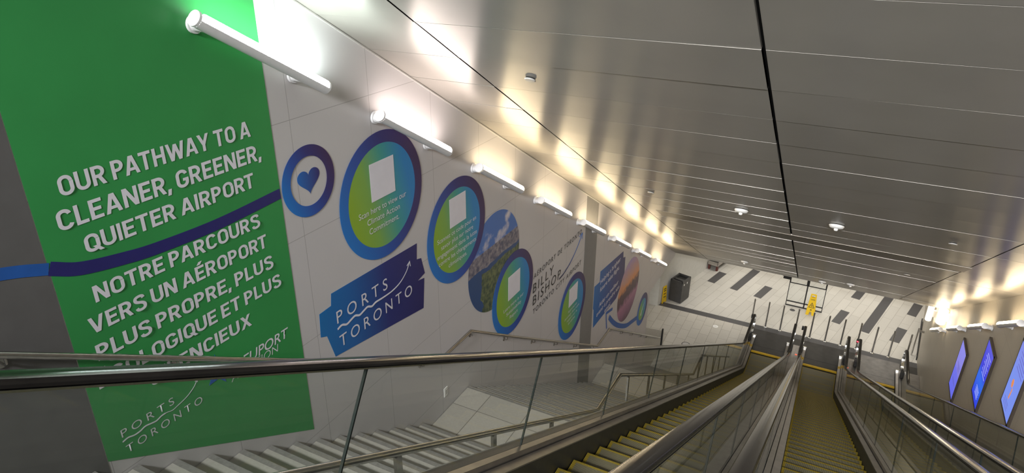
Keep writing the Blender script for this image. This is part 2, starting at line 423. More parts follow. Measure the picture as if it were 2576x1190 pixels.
# ------------------------------------------------------------------ stairs
def build_stairs():
    st = thing('staircase', 'pale stone staircase with dark nosings and two landings beside the left escalator', 'stairs', (-3.0, 2.4, 8.4))
    x0, x1 = XL+0.006, -1.885
    def step(ya, yb, z, rise, name='step', m='stone', nose=True, back=0.010, wide=0.034):
        mb = MB(); mb.box(x0, x1, ya, yb, z-rise-0.02, z); o = mb.build(name, M[m], st)
        if nose:
            mb = MB(); mb.box(x0+0.001, x1, yb-back-wide, yb-back, z-0.03 if back < 0 else z-0.004, z+0.002); mb.build('nosing_strip', M['nosing'], o)
    t1, r1 = 0.2858, 0.1796
    for k in range(-11, 12):
        y = 2.412 + t1*k
        step(y-t1, y, 8.471 - r1*k, r1, back=-0.002, wide=0.05)
    step(5.556, 6.695, 6.31, 0.178, 'landing', 'landing')
    for j in range(1, 19): step(6.695+0.2775*(j-1), 6.695+0.2775*j, 6.31-0.1779*j, 0.178)
    step(11.69, 12.80, 2.93, 0.183, 'landing', 'landing')
    for j in range(1, 16): step(12.80+0.283*(j-1), 12.80+0.283*j, 2.93-0.1831*j, 0.183 if j < 15 else 0.16)
    # half wall between stairs and escalator
    mb = MB()
    yb = yline(-1.3, 0.12)
    pts = [(-2, zline(-1.3, -2)), (yb, 0.12), (18.9, 0.12), (18.9, 0.0), (17.0, 0.0), (-2, zline(-2.9, -2))]
    mb.prism(pts, -1.878, -1.745)
    tag(mb.build('stone_half_wall', M['curb']), 'long pale stone half wall sloping between the stairs and left escalator', 'wall')
    # sloped guard at the stair foot
    mb = MB()
    mb.prism([(16.31, 0.0), (18.6, 0.0), (18.6, 0.36), (18.25, 0.74), (16.31, 1.92)], -4.46, XL)
    g = mb.build('stair_guard_wall', M['plaster']); tag(g, 'low white guard wall sloping down at the foot of the stairs', 'wall')
    mb = MB(); mb.box(XL+0.002, XL+0.045, 18.3, 18.36, 0.0, 0.76); tag(mb.build('guard_shadow', M['black']), 'slim black strip painting in a shadow at the end of the white guard wall', 'post')  # dark strip standing in for a shadow beside the guard wall
    # railing on the half wall
    x = -1.935
    zr = lambda y: 12.2 - 4.93 + (5.89-y)*0.629
    path = [(x, 0.5, zr(0.5)), (x, 5.89, 7.27), (x, 6.67, 7.25), (x, 11.95, 3.87), (x, 12.75, 3.85), (x, 17.7, 0.80)]
    rl = thing('stair_railing', 'stainless tube railing on posts along the half wall, right of the stairs', 'railing', (x, 2.4, 8.4))
    mb = MB(); mb.tube(path, 0.024, 12); mb.build('handrail', M['steel'], rl, smooth=True)
    def ztop(y):
        for (a, b) in zip(path, path[1:]):
            if a[1] <= y <= b[1]: return a[2] + (b[2]-a[2])*(y-a[1])/(b[1]-a[1])
    for y in (1.25, 2.37, 3.5, 4.6, 7.06, 8.17, 9.27, 10.35, 11.46, 12.53, 13.54, 14.62, 15.72, 16.97):
        zt = ztop(y)
        zb = max(0.0, min(zt-0.12, zline(-1.3, y)-0.12))
        mb = MB(); mb.box(x-0.011, x+0.011, y-0.026, y+0.026, zb, zt-0.02); mb.box(x-0.008, -1.880, y-0.02, y+0.02, zb+0.01, zb+0.05)
        mb.build('post', M['steel'], rl)
    # wall handrail
    x = -4.03
    wh = thing('wall_handrail', 'stainless handrail on brackets along the left wall above the stairs', 'handrail', (x, 2.4, 9.4))
    path = [(x, -1.0, 11.57), (x, 1.54, 9.97), (x, 5.28, 7.60), (x, 5.89, 7.25), (x, 6.67, 7.25), (x, 8.04, 6.37), (x, 11.95, 3.90), (x, 12.75, 3.90), (x, 17.86, 0.72)]
    mb = MB(); mb.tube(path, 0.023, 12); mb.build('handrail', M['steel'], wh, smooth=True)
    def zt2(y):
        for (a, b) in zip(path, path[1:]):
            if a[1] <= y <= b[1]: return a[2] + (b[2]-a[2])*(y-a[1])/(b[1]-a[1])
    for y in (0.55, 1.55, 2.55, 3.6, 4.6, 5.57, 6.74, 7.73, 8.72, 9.69, 10.69, 11.7, 12.85, 13.8, 14.7, 15.6, 16.2):
        z = zt2(y)
        mb = MB(); mb.tube([(x, y, z-0.02), (x, y, z-0.06), (x-0.02, y, z-0.075), (XL+0.012, y, z-0.075)], 0.008, 8)
        mb.cyl((XL+0.007, y, z-0.075), (XL+0.013, y, z-0.075), 0.032, seg=14)
        mb.build('bracket', M['steel'], wh, smooth=True)
    mb = MB(); mb.box(XL, XL+0.008, 6.07, 6.15, 6.54, 6.67, 0); mb.box(XL+0.008, XL+0.011, 6.09, 6.13, 6.57, 6.64, 1)
    tag(mb.build('outlet_cover', [M['white_plastic'], M['disc']]), 'small white outlet cover low on the wall by the first landing', 'outlet')
build_stairs()
# ------------------------------------------------------------------ escalators
N_STEP = -1.405
def path(n, zf, y0, y1, r=1.2, seg=8):
    yc = yline(n, zf); t = r*math.tan(math.radians(15))
    out = [(y0, zline(n, y0), S30, C30)]
    ya, za = yc - t*C30, zf + t*S30
    cy, cz = ya + r*S30, za + r*C30
    for k in range(seg+1):
        a = math.radians(30 - 30*k/seg)
        out.append((cy - r*math.sin(a), cz - r*math.cos(a), math.sin(a), math.cos(a)))
    out.append((y1, zf, 0.0, 1.0))
    return out
HZ = 0.93; NR = 0.31; NY = 20.22      # handrail height at the bottom, newel radius and centre
def step_mesh():
    mb = MB(); h = 0.472; T = 0.335; a = 0.028; nb = 0.022
    rz = [0, -0.05, -0.11, -0.205]; ry = [0, -0.004, -0.012, -0.03]
    for xa, xb, mi in ((-h, -h+a, 1), (-h+a, h-a, 0), (h-a, h, 1)):
        mb.face([(xa, -T, 0), (xb, -T, 0), (xb, -nb, 0), (xa, -nb, 0)], mi)
        mb.face([(xa, -nb, 0), (xb, -nb, 0), (xb, 0, 0), (xa, 0, 0)], 1)
        for k in range(3):
            mb.face([(xa, ry[k], rz[k]), (xb, ry[k], rz[k]), (xb, ry[k+1], rz[k+1]), (xa, ry[k+1], rz[k+1])], 1 if (k == 0) else mi)
    for x in (-h, h):
        mb.face([(x, -T, 0), (x, 0, 0), (x, ry[1], rz[1]), (x, ry[2], rz[2]), (x, ry[3], rz[3]), (x, -T, -0.205)], 0)
    return mb
def escalator(xc, label, caution, left_cover, right_cover):
    e = thing('escalator', label, 'escalator', (xc, 19.6, 0.0), 'escalators')
    # steps
    first = None
    sp = path(N_STEP, -0.004, -2, 25, r=2.2, seg=10)
    def zs(y):
        for a, b in zip(sp, sp[1:]):
            if a[0] <= y <= b[0]: return a[1] + (b[1]-a[1])*(y-a[0])/(b[0]-a[0])
    k = 0
    while True:
        y = 1.0 + 0.06 + 0.335*k; k += 1
        if y > 19.6: break
        if first is None:
            mb = step_mesh(); mb.v = [(vx+xc, vy+19.6, vz) for vx, vy, vz in mb.v]
            o = first = mb.build('step', [M['rib'], M['rib_yellow']], e)
        else:
            o = first.copy(); COL.objects.link(o); o.parent = e
        o.location = (0, y-19.6, zs(y))
    # comb and landing plates
    mb = MB(); mb.box(xc-0.49, xc+0.49, 19.60, 19.675, -0.03, 0.008); mb.build('comb_edge', M['yellow'], e)
    mb = MB(); mb.box(xc-0.49, xc+0.49, 19.69, 19.99, -0.03, 0.008); mb.build('comb_plate', M['plate_light'] if xc > 1.5 else M['plate'], e)
    mb = MB(); mb.box(xc-0.62, xc+0.62, 20.0, 21.02, 0.0, 0.008); mb.build('floor_plate', M['plate_light'] if xc > 1.5 else M['plate'], e)
    for sgn in (-1, 1):
        xg = xc + sgn*0.62           # glass plane; inner side is towards the steps
        d = -sgn
        # handrail: flat C section with a newel loop
        hp = path(-0.537, HZ, -2.0, NY, r=1.2)
        hp = [(y, z, ny, nz) for (y, z, ny, nz) in hp]
        for j in range(1, 17):
            a = math.radians(90 - 180*j/16)
            hp.append((NY + NR*math.cos(a), HZ - NR + NR*math.sin(a), math.cos(a), math.sin(a)))
        hp.append((NY-0.25, HZ-2*NR, 0, -1))
        prof = [(-0.040, -0.008), (-0.041, 0.003), (-0.035, 0.014), (-0.018, 0.019), (0.018, 0.019), (0.035, 0.014), (0.041, 0.003), (0.040, -0.008), (0.028, -0.011), (-0.028, -0.011)]
        mb = MB(); mb.sweep(prof, hp, xg); h = mb.build('handrail', M['rubber'], e, smooth=True)
        mb = MB(); mb.sweep([(-0.013, -0.028), (0.013, -0.028), (0.013, -0.0165), (0.042, -0.0145), (0.042, -0.0115), (-0.042, -0.0115), (-0.042, -0.0145), (-0.013, -0.0165)], hp[:-1], xg); mb.build('handrail_guide', M['bright_trim'], e)
        # glass panels
        lowp = path(-1.2, 0.2, -2.0, NY, r=1.2, seg=8)
        def zat(p, y):
            for a, b in zip(p, p[1:]):
                if a[0] <= y <= b[0]: return a[1] + (b[1]-a[1])*(y-a[0])/(b[0]-a[0])
        cuts = [-1.7 + 0.0] + [2.48+2.12*i for i in range(-1, 9)]
        cuts = [c for c in cuts if c < 20]
        nt_, nb_ = -0.564, -1.2
        def top_pt(s): return (s*C30+nt_*S30, CAMZ - s*S30 + nt_*C30)
        def bot_pt(s): return (s*C30+nb_*S30, CAMZ - s*S30 + nb_*C30)
        s_end = 19.44
        for ca, cb in zip(cuts, cuts[1:] ):
            if cb > 19.0: break
            q = [bot_pt(ca+0.003), bot_pt(cb-0.003), top_pt(cb-0.003), top_pt(ca+0.003)]
            mb = MB(); mb.prism(q, xg-0.006, xg+0.006); mb.build('glass_panel', M['glass'], e)
            last = cb
            mb = MB(); a_, b_ = bot_pt(cb-0.0045), bot_pt(cb+0.0045); c_, d_ = top_pt(cb+0.0045), top_pt(cb-0.0045)
            mb.prism([a_, b_, c_, d_], xg-0.0068, xg+0.0068); mb.build('glass_joint', M['glass_edge'], e)
        # newel glass
        poly = [bot_pt(last+0.003)]
        poly += [(y, z) for (y, z, _, _) in lowp if y > poly[0][0]+0.05]
        rr = NR-0.028
        poly += [(NY+rr*math.cos(math.radians(a)), HZ-NR+rr*math.sin(math.radians(a))) for a in range(-80, 91, 17)]
        tp = path(-0.564, HZ-0.028, -2, NY, r=1.2)
        st = top_pt(last+0.003)
        poly += [(y, z) for (y, z, _, _) in reversed(tp[:-1]) if y > st[0]+0.05]
        poly += [st]
        mb = MB(); mb.prism(poly, xg-0.006, xg+0.006); mb.build('glass_panel', M['glass'], e)
        # inner deck: two stainless strips, dark joint, dark skirt
        dp = path(-1.2, 0.2, -2.0, 20.30, r=1.0)
        P = lambda a, b: [(d*q[0], q[1]) for q in (a, b)]
        mb = MB(); mb.sweep([(d*0.010, -0.05), (d*0.060, -0.05), (d*0.058, -0.003), (d*0.010, 0.002)], dp, xg); mb.build('inner_deck', M['deck'], e)
        mb = MB(); mb.sweep([(d*0.068, -0.07), (d*0.138, -0.075), (d*0.138, -0.055), (d*0.068, -0.045)], dp, xg); mb.build('deck_cover', M['deck'], e)
        mb = MB(); mb.sweep([(d*0.010, -0.085), (d*0.132, -0.095), (d*0.132, -0.078), (d*0.010, -0.052)], dp, xg); mb.build('deck_joint', M['deck_dark'], e)
        sk = path(-1.265, 0.135, -2.0, 20.2, r=1.0)
        mb = MB(); mb.sweep([(d*0.133, -0.26), (d*0.141, -0.26), (d*0.141, 0.0), (d*0.133, 0.0)], [q for q in sk if True], xg)
        mb.v = [(vx, vy, max(vz, -0.02) if vy > 18 else vz) for vx, vy, vz in mb.v]
        mb.build('skirt', M['deck_dark'], e)
        # rounded deck nose, handrail inlet box
        mb = MB(); mb.prism([(20.28, 0.0), (20.36, 0.0), (20.385, 0.05), (20.385, 0.15), (20.35, 0.205), (20.28, 0.21)], xg+min(0, d*0.155), xg+max(0, d*0.155)); mb.build('deck_nose', M['bright_trim'], e, bevel=0.01)
        mb = MB(); mb.box(xg-0.055, xg+0.055, NY-0.36, NY-0.20, 0.21, 0.40); mb.build('handrail_inlet', M['black'], e, bevel=0.012)
        # outer cladding
        w = left_cover if sgn < 0 else right_cover
        if w:
            op = path(-1.21, 0.19, -2.0, 20.28, r=1.0)
            mb = MB(); mb.sweep([(-d*0.008, -0.05), (-d*w, -0.05), (-d*w, 0.0), (-d*0.008, 0.0)], op, xg)
            mb.build('outer_deck', M['deck_dark'] if w < 0.1 else M['deck'], e)
            mb = MB(); mb.prism([(20.28, 0.0), (20.3, 0.0), (20.3, 0.19), (20.28, 0.19)], xg - (d*w if d > 0 else 0), xg - (0 if d > 0 else d*w)); mb.build('end_plate', M['deck'], e)
        else:
            pass
        if caution and sgn < 0 or caution == 2:
            for q0, q1 in ((0.012, 0.058), (0.070, 0.137)):
                mb = MB(); za = 0.2 + (0.002 if q0 < 0.05 else -0.045)
                zc_ = za - (0.005 if q0 < 0.05 else 0.010)
                mb.hexa([(xg+d*q0, 19.62, za-0.02), (xg+d*q1, 19.62, zc_-0.02), (xg+d*q1, 19.76, zc_-0.02), (xg+d*q0, 19.76, za-0.02), (xg+d*q0, 19.62, za+0.003), (xg+d*q1, 19.62, zc_+0.003), (xg+d*q1, 19.76, zc_+0.003), (xg+d*q0, 19.76, za+0.003)])
                lb = mb.build('caution_label', M['yellow'], e)
                mb = MB(); xm = xg + d*(q0+q1)/2
                zz = lambda x: za + (zc_-za)*(x-(xg+d*q0))/(d*(q1-q0)) + 0.0036
                mb.face([(xx_, yy_, zz(xx_)) for xx_, yy_ in ((xm-0.018, 19.655), (xm+0.018, 19.655), (xm, 19.725))]); mb.build('warning_mark', M['black_vinyl'], lb)
    return e
E1 = escalator(-1.033, 'left escalator beside the stone half wall, its left deck with yellow caution labels', 1, 0.085, 0.145)
E2 = escalator(0.50, 'middle escalator with ribbed steps running straight down below the camera', 2, 0.145, 0.155)
E3 = escalator(2.055, 'right escalator next to the wall with the blue screens', 0, 0.155, 0.47)
def gap_light(x, y, z, m, label):
    mb = MB(); mb.box(x-0.03, x+0.03, y-0.02, y+0.02, z, z+0.012)
    return mb
mb = MB(); mb.box(-0.25, -0.19, 19.72, 19.76, 0.185, 0.20); mb.build('indicator_light', M['orange_light'], E2)['label'] = 'small orange indicator light'
mb = MB(); mb.box(1.20, 1.26, 19.72, 19.76, 0.185, 0.20); mb.build('indicator_light', M['orange_light'], E2)['label'] = 'small orange indicator light'
# call boxes on newels
for e, xx, lit in ((E2, -0.12-0.075, False), (E3, 1.435-0.07, True), (E1, -1.653-0.07, False)):
    mb = MB(); mb.box(xx-0.03, xx+0.03, 20.36, 20.44, 0.74, 0.86); b = mb.build('sensor_box', M['black'], e, bevel=0.008)
    if lit:
        mb = MB(); mb.cyl((xx, 20.35, 0.80), (xx, 20.358, 0.80), 0.022, seg=14); mb.build('red_lamp', M['red_light'], b)['label'] = 'glowing red lamp'
# ------------------------------------------------------------------ wall lights
def wall_light(side):
    # modelled at the origin: upper end of the tube axis at (0,0,0), running down the slope; the wall is on the -x side for side=1
    w = -0.15*side
    L = 1.34; r = 0.056
    t = thing('wall_light', 'x', 'wall light')
    ax = Vector((0, C30, -S30)); up = Vector((0, S30, C30)); xx = Vector((side, 0, 0))
    def P(s, a, rr): return tuple(ax*s + (xx*math.cos(a) + up*math.sin(a))*rr)
    # enamel tube with a curved white diffuser along its upper room side
    d0, d1 = math.radians(-8), math.radians(122)
    def strip(t0, t1, sa, sb, rr, n, nm, sm):
        mb = MB()
        for j in range(n):
            b0, b1 = t0+(t1-t0)*j/n, t0+(t1-t0)*(j+1)/n
            mb.face([P(sa, b0, rr), P(sb, b0, rr), P(sb, b1, rr), P(sa, b1, rr)], 0)
        return mb.build(nm, M['lamp_white'], t, smooth=sm)
    strip(d1, d0+2*math.pi, 0.02, L, r, 24, 'tube', True)
    strip(d0, d1, 0.07, L-0.03, r*0.985, 9, 'lens', True)
    for s in (0.0, L):
        mb = MB(); c = []
        for j in range(24):
            a = 2*math.pi*j/24; c.append(a)
        sg = -1 if s == 0 else 1
        A = [P(s, a, r*1.0) for a in c]; B = [P(s+0.02*(-sg) if s else 0.02, a, r*1.0) for a in c]
        i = len(mb.v); mb.v += A + B
        mb.f.append(tuple(range(24))); mb.m.append(0); mb.f.append(tuple(range(24, 48))); mb.m.append(0)
        for j in range(24): mb.f.append((j, (j+1) % 24, 24+(j+1) % 24, 24+j)); mb.m.append(0)
        mb.build('end_cap', M['lamp_white'], t, smooth=True)
    for s in (0.12, 1.09):
        c = ax*s
        mb = MB(); mb.cyl(tuple(c + Vector((w*0.965, 0, 0))), tuple(c + Vector((w*0.82, 0, 0))), 0.062, seg=24)
        mb.cyl(tuple(c + Vector((w*0.85, 0, 0))), tuple(c + Vector((w*0.25, 0, 0))), 0.048, seg=20)
        mb.build('wall_mount', M['lamp_white'], t, smooth=True)
    return t
def lamp_emit(name, c, k): return emit(name, c, LAMP_L*k, (0.8, 0.8, 0.8))
LW = lamp_emit('lens_cool', (0.86, 1.0, 0.97), 1.7)
LP = lamp_emit('lens_pink', (1.0, 0.86, 0.80), 0.9)
LY = lamp_emit('lens_warm', (1.0, 0.80, 0.50), 1.0)
LV = lamp_emit('lens_right', (1.0, 0.80, 0.52), 0.9)
names_l = ['large cool white wall light nearest the camera, across the green panel edge',
           'wall light just above the biggest round blue decal', 'wall light above the second round decal, third from the camera on the left wall',
           'wall light up and right of the aerial photo decal', 'wall light crossing the top of the grey column panel',
           'wall light above the blue speech banner on the left wall', 'second lowest wall light on the left wall, above the sunset photo decal',
           'lowest wall light on the left wall, above the litter bin corner']
proto = wall_light(1)
for k, lb in enumerate(names_l):
    y = 3.144+1.83*k
    o = proto if k == 0 else copy_tree(proto)
    o.location = (XL+0.15, y, CAMZ - 0.56 - (y-3.144)*0.57735)
    tag(o, lb, 'wall light', 'tube lights on the left wall')
    for ch in o.children:
        if ch.name.startswith('lens'):
            m = LW if k == 0 else (LP if k == 1 else LY)
            ch.material_slots[0].link = 'OBJECT'; ch.material_slots[0].material = m
protoR = wall_light(-1)
names_r = ['lowest wall light on the right wall, left of the others at the far end', 'second wall light up the right wall, above the gap left of the first screen',
           'third wall light up the right wall, above the middle screen', 'wall light at the right picture edge above the largest screen',
           'uppermost wall light on the right wall, just beyond the right picture edge']
for k, lb in enumerate(names_r):
    y = 19.57-2.1*k-1.16
    o = protoR if k == 0 else copy_tree(protoR)
    o.location = (XR-0.15, y, CAMZ - 10.04 + (19.57-y)*0.57735 - 0.02)
    tag(o, lb, 'wall light', 'tube lights on the right wall')
    for ch in o.children:
        if ch.name.startswith('lens'):
            ch.material_slots[0].link = 'OBJECT'; ch.material_slots[0].material = LV
# two bright upright glowing cylinders at the far end of the right wall
LS = emit('cylinder_glow', (1.0, 0.88, 0.66), 9.0)
for (x, y, z, r, lb) in ((XR-0.15, 20.7, 2.10, 0.08, 'left of two tall glowing cylinders at the far end of the right wall'), (XR-0.17, 18.62, 3.08, 0.11, 'right of two tall glowing cylinders, just under the ceiling corner')):
    t = thing('glow_cylinder', lb, 'wall lantern', (x, y, z))
    h = 0.25 if y > 20 else 0.21
    mb = MB(); mb.lathe([(0.001, -h), (r*0.8, -h), (r, -h+0.02), (r, h-0.02), (r*0.8, h), (0.001, h)], (x, y, z), 20); mb.build('glow_body', LS, t, smooth=True)
    mb = MB(); mb.box(x+r-0.01, XR, y-0.04, y+0.04, z-0.1, z+0.1); mb.build('wall_plate', M['lamp_white'], t)
# ------------------------------------------------------------------ wall graphics (left wall, coordinates y,z)
X0 = XL + 0.0015
def zfit(pts): return pts
def flat(poly, m, name, parent=None, lift=0.0, th=0.0012):
    mb = MB(); mb.prism(poly, X0-0.0015+lift, X0+th-0.0015+lift); return mb.build(name, m, parent)
def disc_poly(cy, cz, r, n=72): return [(cy+r*math.cos(2*math.pi*k/n), cz+r*math.sin(2*math.pi*k/n)) for k in range(n)]
def ring(cy, cz, ro, ri, m, name, parent=None, lift=0.0, th=0.0012, n=72):
    mb = MB(); a = X0-0.0015+lift; b = a+th
    for k in range(n):
        t0, t1 = 2*math.pi*k/n, 2*math.pi*(k+1)/n
        q = lambda r, t: (cy+r*math.cos(t), cz+r*math.sin(t))
        A, B, C, D = q(ri, t0), q(ro, t0), q(ro, t1), q(ri, t1)
        mb.face([(b, *A), (b, *B), (b, *C), (b, *D)]); mb.face([(b, *B), (a, *B), (a, *C), (b, *C)]); mb.face([(a, *A), (b, *A), (b, *D), (a, *D)])
    return mb.build(name, m, parent)
def ribbon(pts, w, m, name, parent=None, lift=0.0, th=0.0012):
    P = [Vector(p) for p in pts]; L = []; Rr = []
    for k, p in enumerate(P):
        d = (P[min(k+1, len(P)-1)] - P[max(k-1, 0)]).normalized(); n = Vector((-d.y, d.x))
        ww = w(k/(len(P)-1)) if callable(w) else w
        L.append(tuple(p+n*ww/2)); Rr.append(tuple(p-n*ww/2))
    mb = MB(); a = X0-0.0015+lift; b = a+th
    for k in range(len(P)-1):
        mb.hexa([(a, *L[k]), (a, *Rr[k]), (a, *Rr[k+1]), (a, *L[k+1]), (b, *L[k]), (b, *Rr[k]), (b, *Rr[k+1]), (b, *L[k+1])])
    return mb.build(name, m, parent)
def spline(pts, n=12):
    P = [Vector(p) for p in pts]; P = [P[0]*2-P[1]] + P + [P[-1]*2-P[-2]]; out = []
    for k in range(1, len(P)-2):
        for j in range(n):
            t = j/n; a, b, c, d = P[k-1:k+3]
            out.append(0.5*((2*b) + (c-a)*t + (2*a-5*b+4*c-d)*t*t + (3*b-a-3*c+d)*t**3))
    out.append(P[-2]); return [tuple(p) for p in out]
_capcache = {}
def text_mesh(txt, off=0.0, space=1.0):
    cu = bpy.data.curves.new('lettering_source', 'FONT'); cu.body = txt; cu.size = 1.0
    cu.offset = off; cu.space_character = space; cu.resolution_u = 4
    o = bpy.data.objects.new('lettering_source', cu); COL.objects.link(o)
    dg = bpy.context.evaluated_depsgraph_get(); dg.update()
    me = bpy.data.meshes.new_from_object(o.evaluated_get(dg))
    bpy.data.objects.remove(o); bpy.data.curves.remove(cu)
    return me
def cap_height():
    if 'h' not in _capcache:
        me = text_mesh('H'); _capcache['h'] = max(v.co.y for v in me.vertices); bpy.data.meshes.remove(me)
    return _capcache['h']
def lettering(txt, y0, y1, zb, cap, m, parent, off=0.0, space=1.0, shear=0.0, lift=0.0025, z1=None, frame=None, name='lettering'):
    # each word of a printed line is a mesh of its own
    def bounds(t):
        me = text_mesh(t, off, space); xs = [v.co.x for v in me.vertices]; bpy.data.meshes.remove(me); return min(xs), max(xs)
    xa, xb = bounds(txt)
    ch = cap_height()
    po = Vector((0, 0, 0)); p = parent
    while p is not None: po += p.location; p = p.parent
    words = txt.split(' ')
    for i, wd in enumerate(words):
        me = text_mesh(wd, off, space)
        xs = [v.co.x for v in me.vertices]
        dx = bounds(' '.join(words[:i+1]))[1] - max(xs) if i else xa - min(xs)
        for v in me.vertices:
            t = (v.co.x+dx-xa)/(xb-xa); h = v.co.y/ch*cap
            if frame: v.co = Vector(frame(y0 + (y1-y0)*t + shear*h, zb + h)) - po
            else: v.co = Vector((X0 + lift, y0 + (y1-y0)*t + shear*h, zb + h + ((z1-zb)*t if z1 is not None else 0))) - po
        bm = bmesh.new(); bm.from_mesh(me)
        bmesh.ops.remove_doubles(bm, verts=bm.verts, dist=1e-5)
        bm.to_mesh(me); bm.free()
        me.materials.clear(); me.materials.append(m); me.name = name
        o = bpy.data.objects.new(name, me); COL.objects.link(o); o.parent = parent
# geometric grotesque capitals drawn as strokes (cap height 1)
SW = 0.172
def glyph(c):
    w = SW; h = w/2; P = []
    def box(x0, x1, y0, y1): P.append([(x0, y0), (x1, y0), (x1, y1), (x0, y1)])
    def diag(x0, y0, x1, y1, k=1.0):
        L = math.hypot(x1-x0, y1-y0); q = h*L/abs(y1-y0)*k
        P.append([(x0-q, y0), (x0+q, y0), (x1+q, y1), (x1-q, y1)])
    def rib(pts):
        V = [Vector(p) for p in pts]; n = len(V); A = []; B = []
        cl = (V[0]-V[-1]).length < 1e-6
        for i in range(n):
            a = V[i-1] if i else (V[-2] if cl else V[0]); b = V[i+1] if i < n-1 else (V[1] if cl else V[-1])
            d = (b-a).normalized(); m = Vector((-d.y, d.x))
            A.append(V[i]+m*h); B.append(V[i]-m*h)
        for i in range(n-1): P.append([tuple(A[i]), tuple(B[i]), tuple(B[i+1]), tuple(A[i+1])])
    def arc(cx, cy, r, a0, a1, n=8): return [(cx+r*math.cos(math.radians(a0+(a1-a0)*k/n)), cy+r*math.sin(math.radians(a0+(a1-a0)*k/n))) for k in range(n+1)]
    T, B_ = 1-h, h
    W = {'I': w, 'L': .50, 'E': .54, 'É': .54, 'H': .64, 'T': .60, 'N': .67, 'A': .72, 'V': .70, 'Y': .70, 'X': .70, 'W': 1.0, 'U': .63, 'O': .64, 'Q': .64, 'C': .62, 'G': .63, 'P': .58, 'R': .61, 'S': .60, ',': .16}[c]
    r = W-h; m = W/2; R0 = m-h
    if c == 'I': box(0, w, 0, 1)
    elif c == 'L': box(0, w, 0, 1); box(0, W, 0, w)
    elif c in 'EÉ':
        box(0, w, 0, 1); box(0, W, 0, w); box(0, W, 1-w, 1); box(0, W*0.9, .5-h+.01, .5+h+.01)
        if c == 'É': diag(m-.02, 1.07, m+.12, 1.27)
    elif c == 'H': box(0, w, 0, 1); box(W-w, W, 0, 1); box(0, W, .5-h, .5+h)
    elif c == 'T': box(0, W, 1-w, 1); box(m-h, m+h, 0, 1)
    elif c == 'N': box(0, w, 0, 1); box(W-w, W, 0, 1); diag(W-h-.02, 0, h+.02, 1)
    elif c == 'A': diag(h*1.05, 0, m-.02, 1); diag(W-h*1.05, 0, m+.02, 1); box(.17, W-.17, .20, .20+w*.92)
    elif c == 'V': diag(m-.02, 0, h*1.05, 1); diag(m+.02, 0, W-h*1.05, 1)
    elif c == 'Y': diag(m, .38, h*1.1, 1); diag(m, .38, W-h*1.1, 1); box(m-h, m+h, 0, .42)
    elif c == 'X': diag(h*1.15, 0, W-h*1.15-.02, 1); diag(W-h*1.15, 0, h*1.15+.02, 1)
    elif c == 'W': diag(.28, 0, h, 1); diag(.28, 0, .5, .92); diag(.72, 0, .5, .92); diag(.72, 0, 1-h, 1)
    elif c == 'U': rib([(h, 1.0), (h, h+R0)] + arc(m, h+R0, R0, 180, 360, 14)[1:] + [(r, 1.0)])
    elif c in 'OQ':
        p = arc(m, 1-h-R0, R0, 0, 180, 14) + arc(m, h+R0, R0, 180, 360, 14); rib(p + [p[0]])
        if c == 'Q': diag(W*0.62, .30, W+.03, -.05, .9)
    elif c in 'CG':
        rib(arc(m, 1-h-R0, R0, 12, 180, 14) + arc(m, h+R0, R0, 180, 348 if c == 'C' else 360, 14) + ([] if c == 'C' else [(r, .50)]))
        if c == 'G': box(m+.02, W, .52-w*.92, .52)
    elif c in 'PR':
        q = (1-h-.46)/2; box(0, w, 0, 1); rib([(h, T), (W-h-q-.02, T)] + arc(W-h-q-.02, T-q, q, 90, -90, 12)[1:] + [(h, T-2*q)])
        if c == 'R': diag(W-h*1.15, 0, m+.0, .46)
    elif c == 'S':
        rib(spline([(.52, .745), (.475, .865), (.375, T), (.235, T), (.125, .865), (.088, .745), (.13, .635), (.24, .56), (.37, .50), (.475, .41), (.515, .29), (.475, .15), (.36, h), (.23, h), (.125, .135), (.08, .25)], 5))
    elif c == ',': diag(.03, -.17, .09, .17)
    return W, P
def stroke_lettering(txt, y0, y1, zb, cap, m, parent, lift=0.004):
    x = 0.0; lay = []
    for wd in txt.split(' '):
        L = []
        for c in wd:
            W_, P = glyph(c)
            gap = 0.095
            if L and c in 'AVTYW' and L[-1][2] in 'AVTYWPR': gap = 0.03
            if L: x += gap
            L.append((x, P, c)); x += W_
        lay.append(L); x += 0.30
    tot = x - 0.30
    po = Vector((0, 0, 0)); p = parent
    while p is not None: po += p.location; p = p.parent
    k = (y1-y0)/tot
    for L in lay:
        mb = MB()
        for (gx, P, c) in L:
            for j, q in enumerate(P): mb.face([(X0+lift+0.00012*j, y0+(gx+a)*k, zb+b*cap) for a, b in q])
        mb.build('lettering', m, parent)
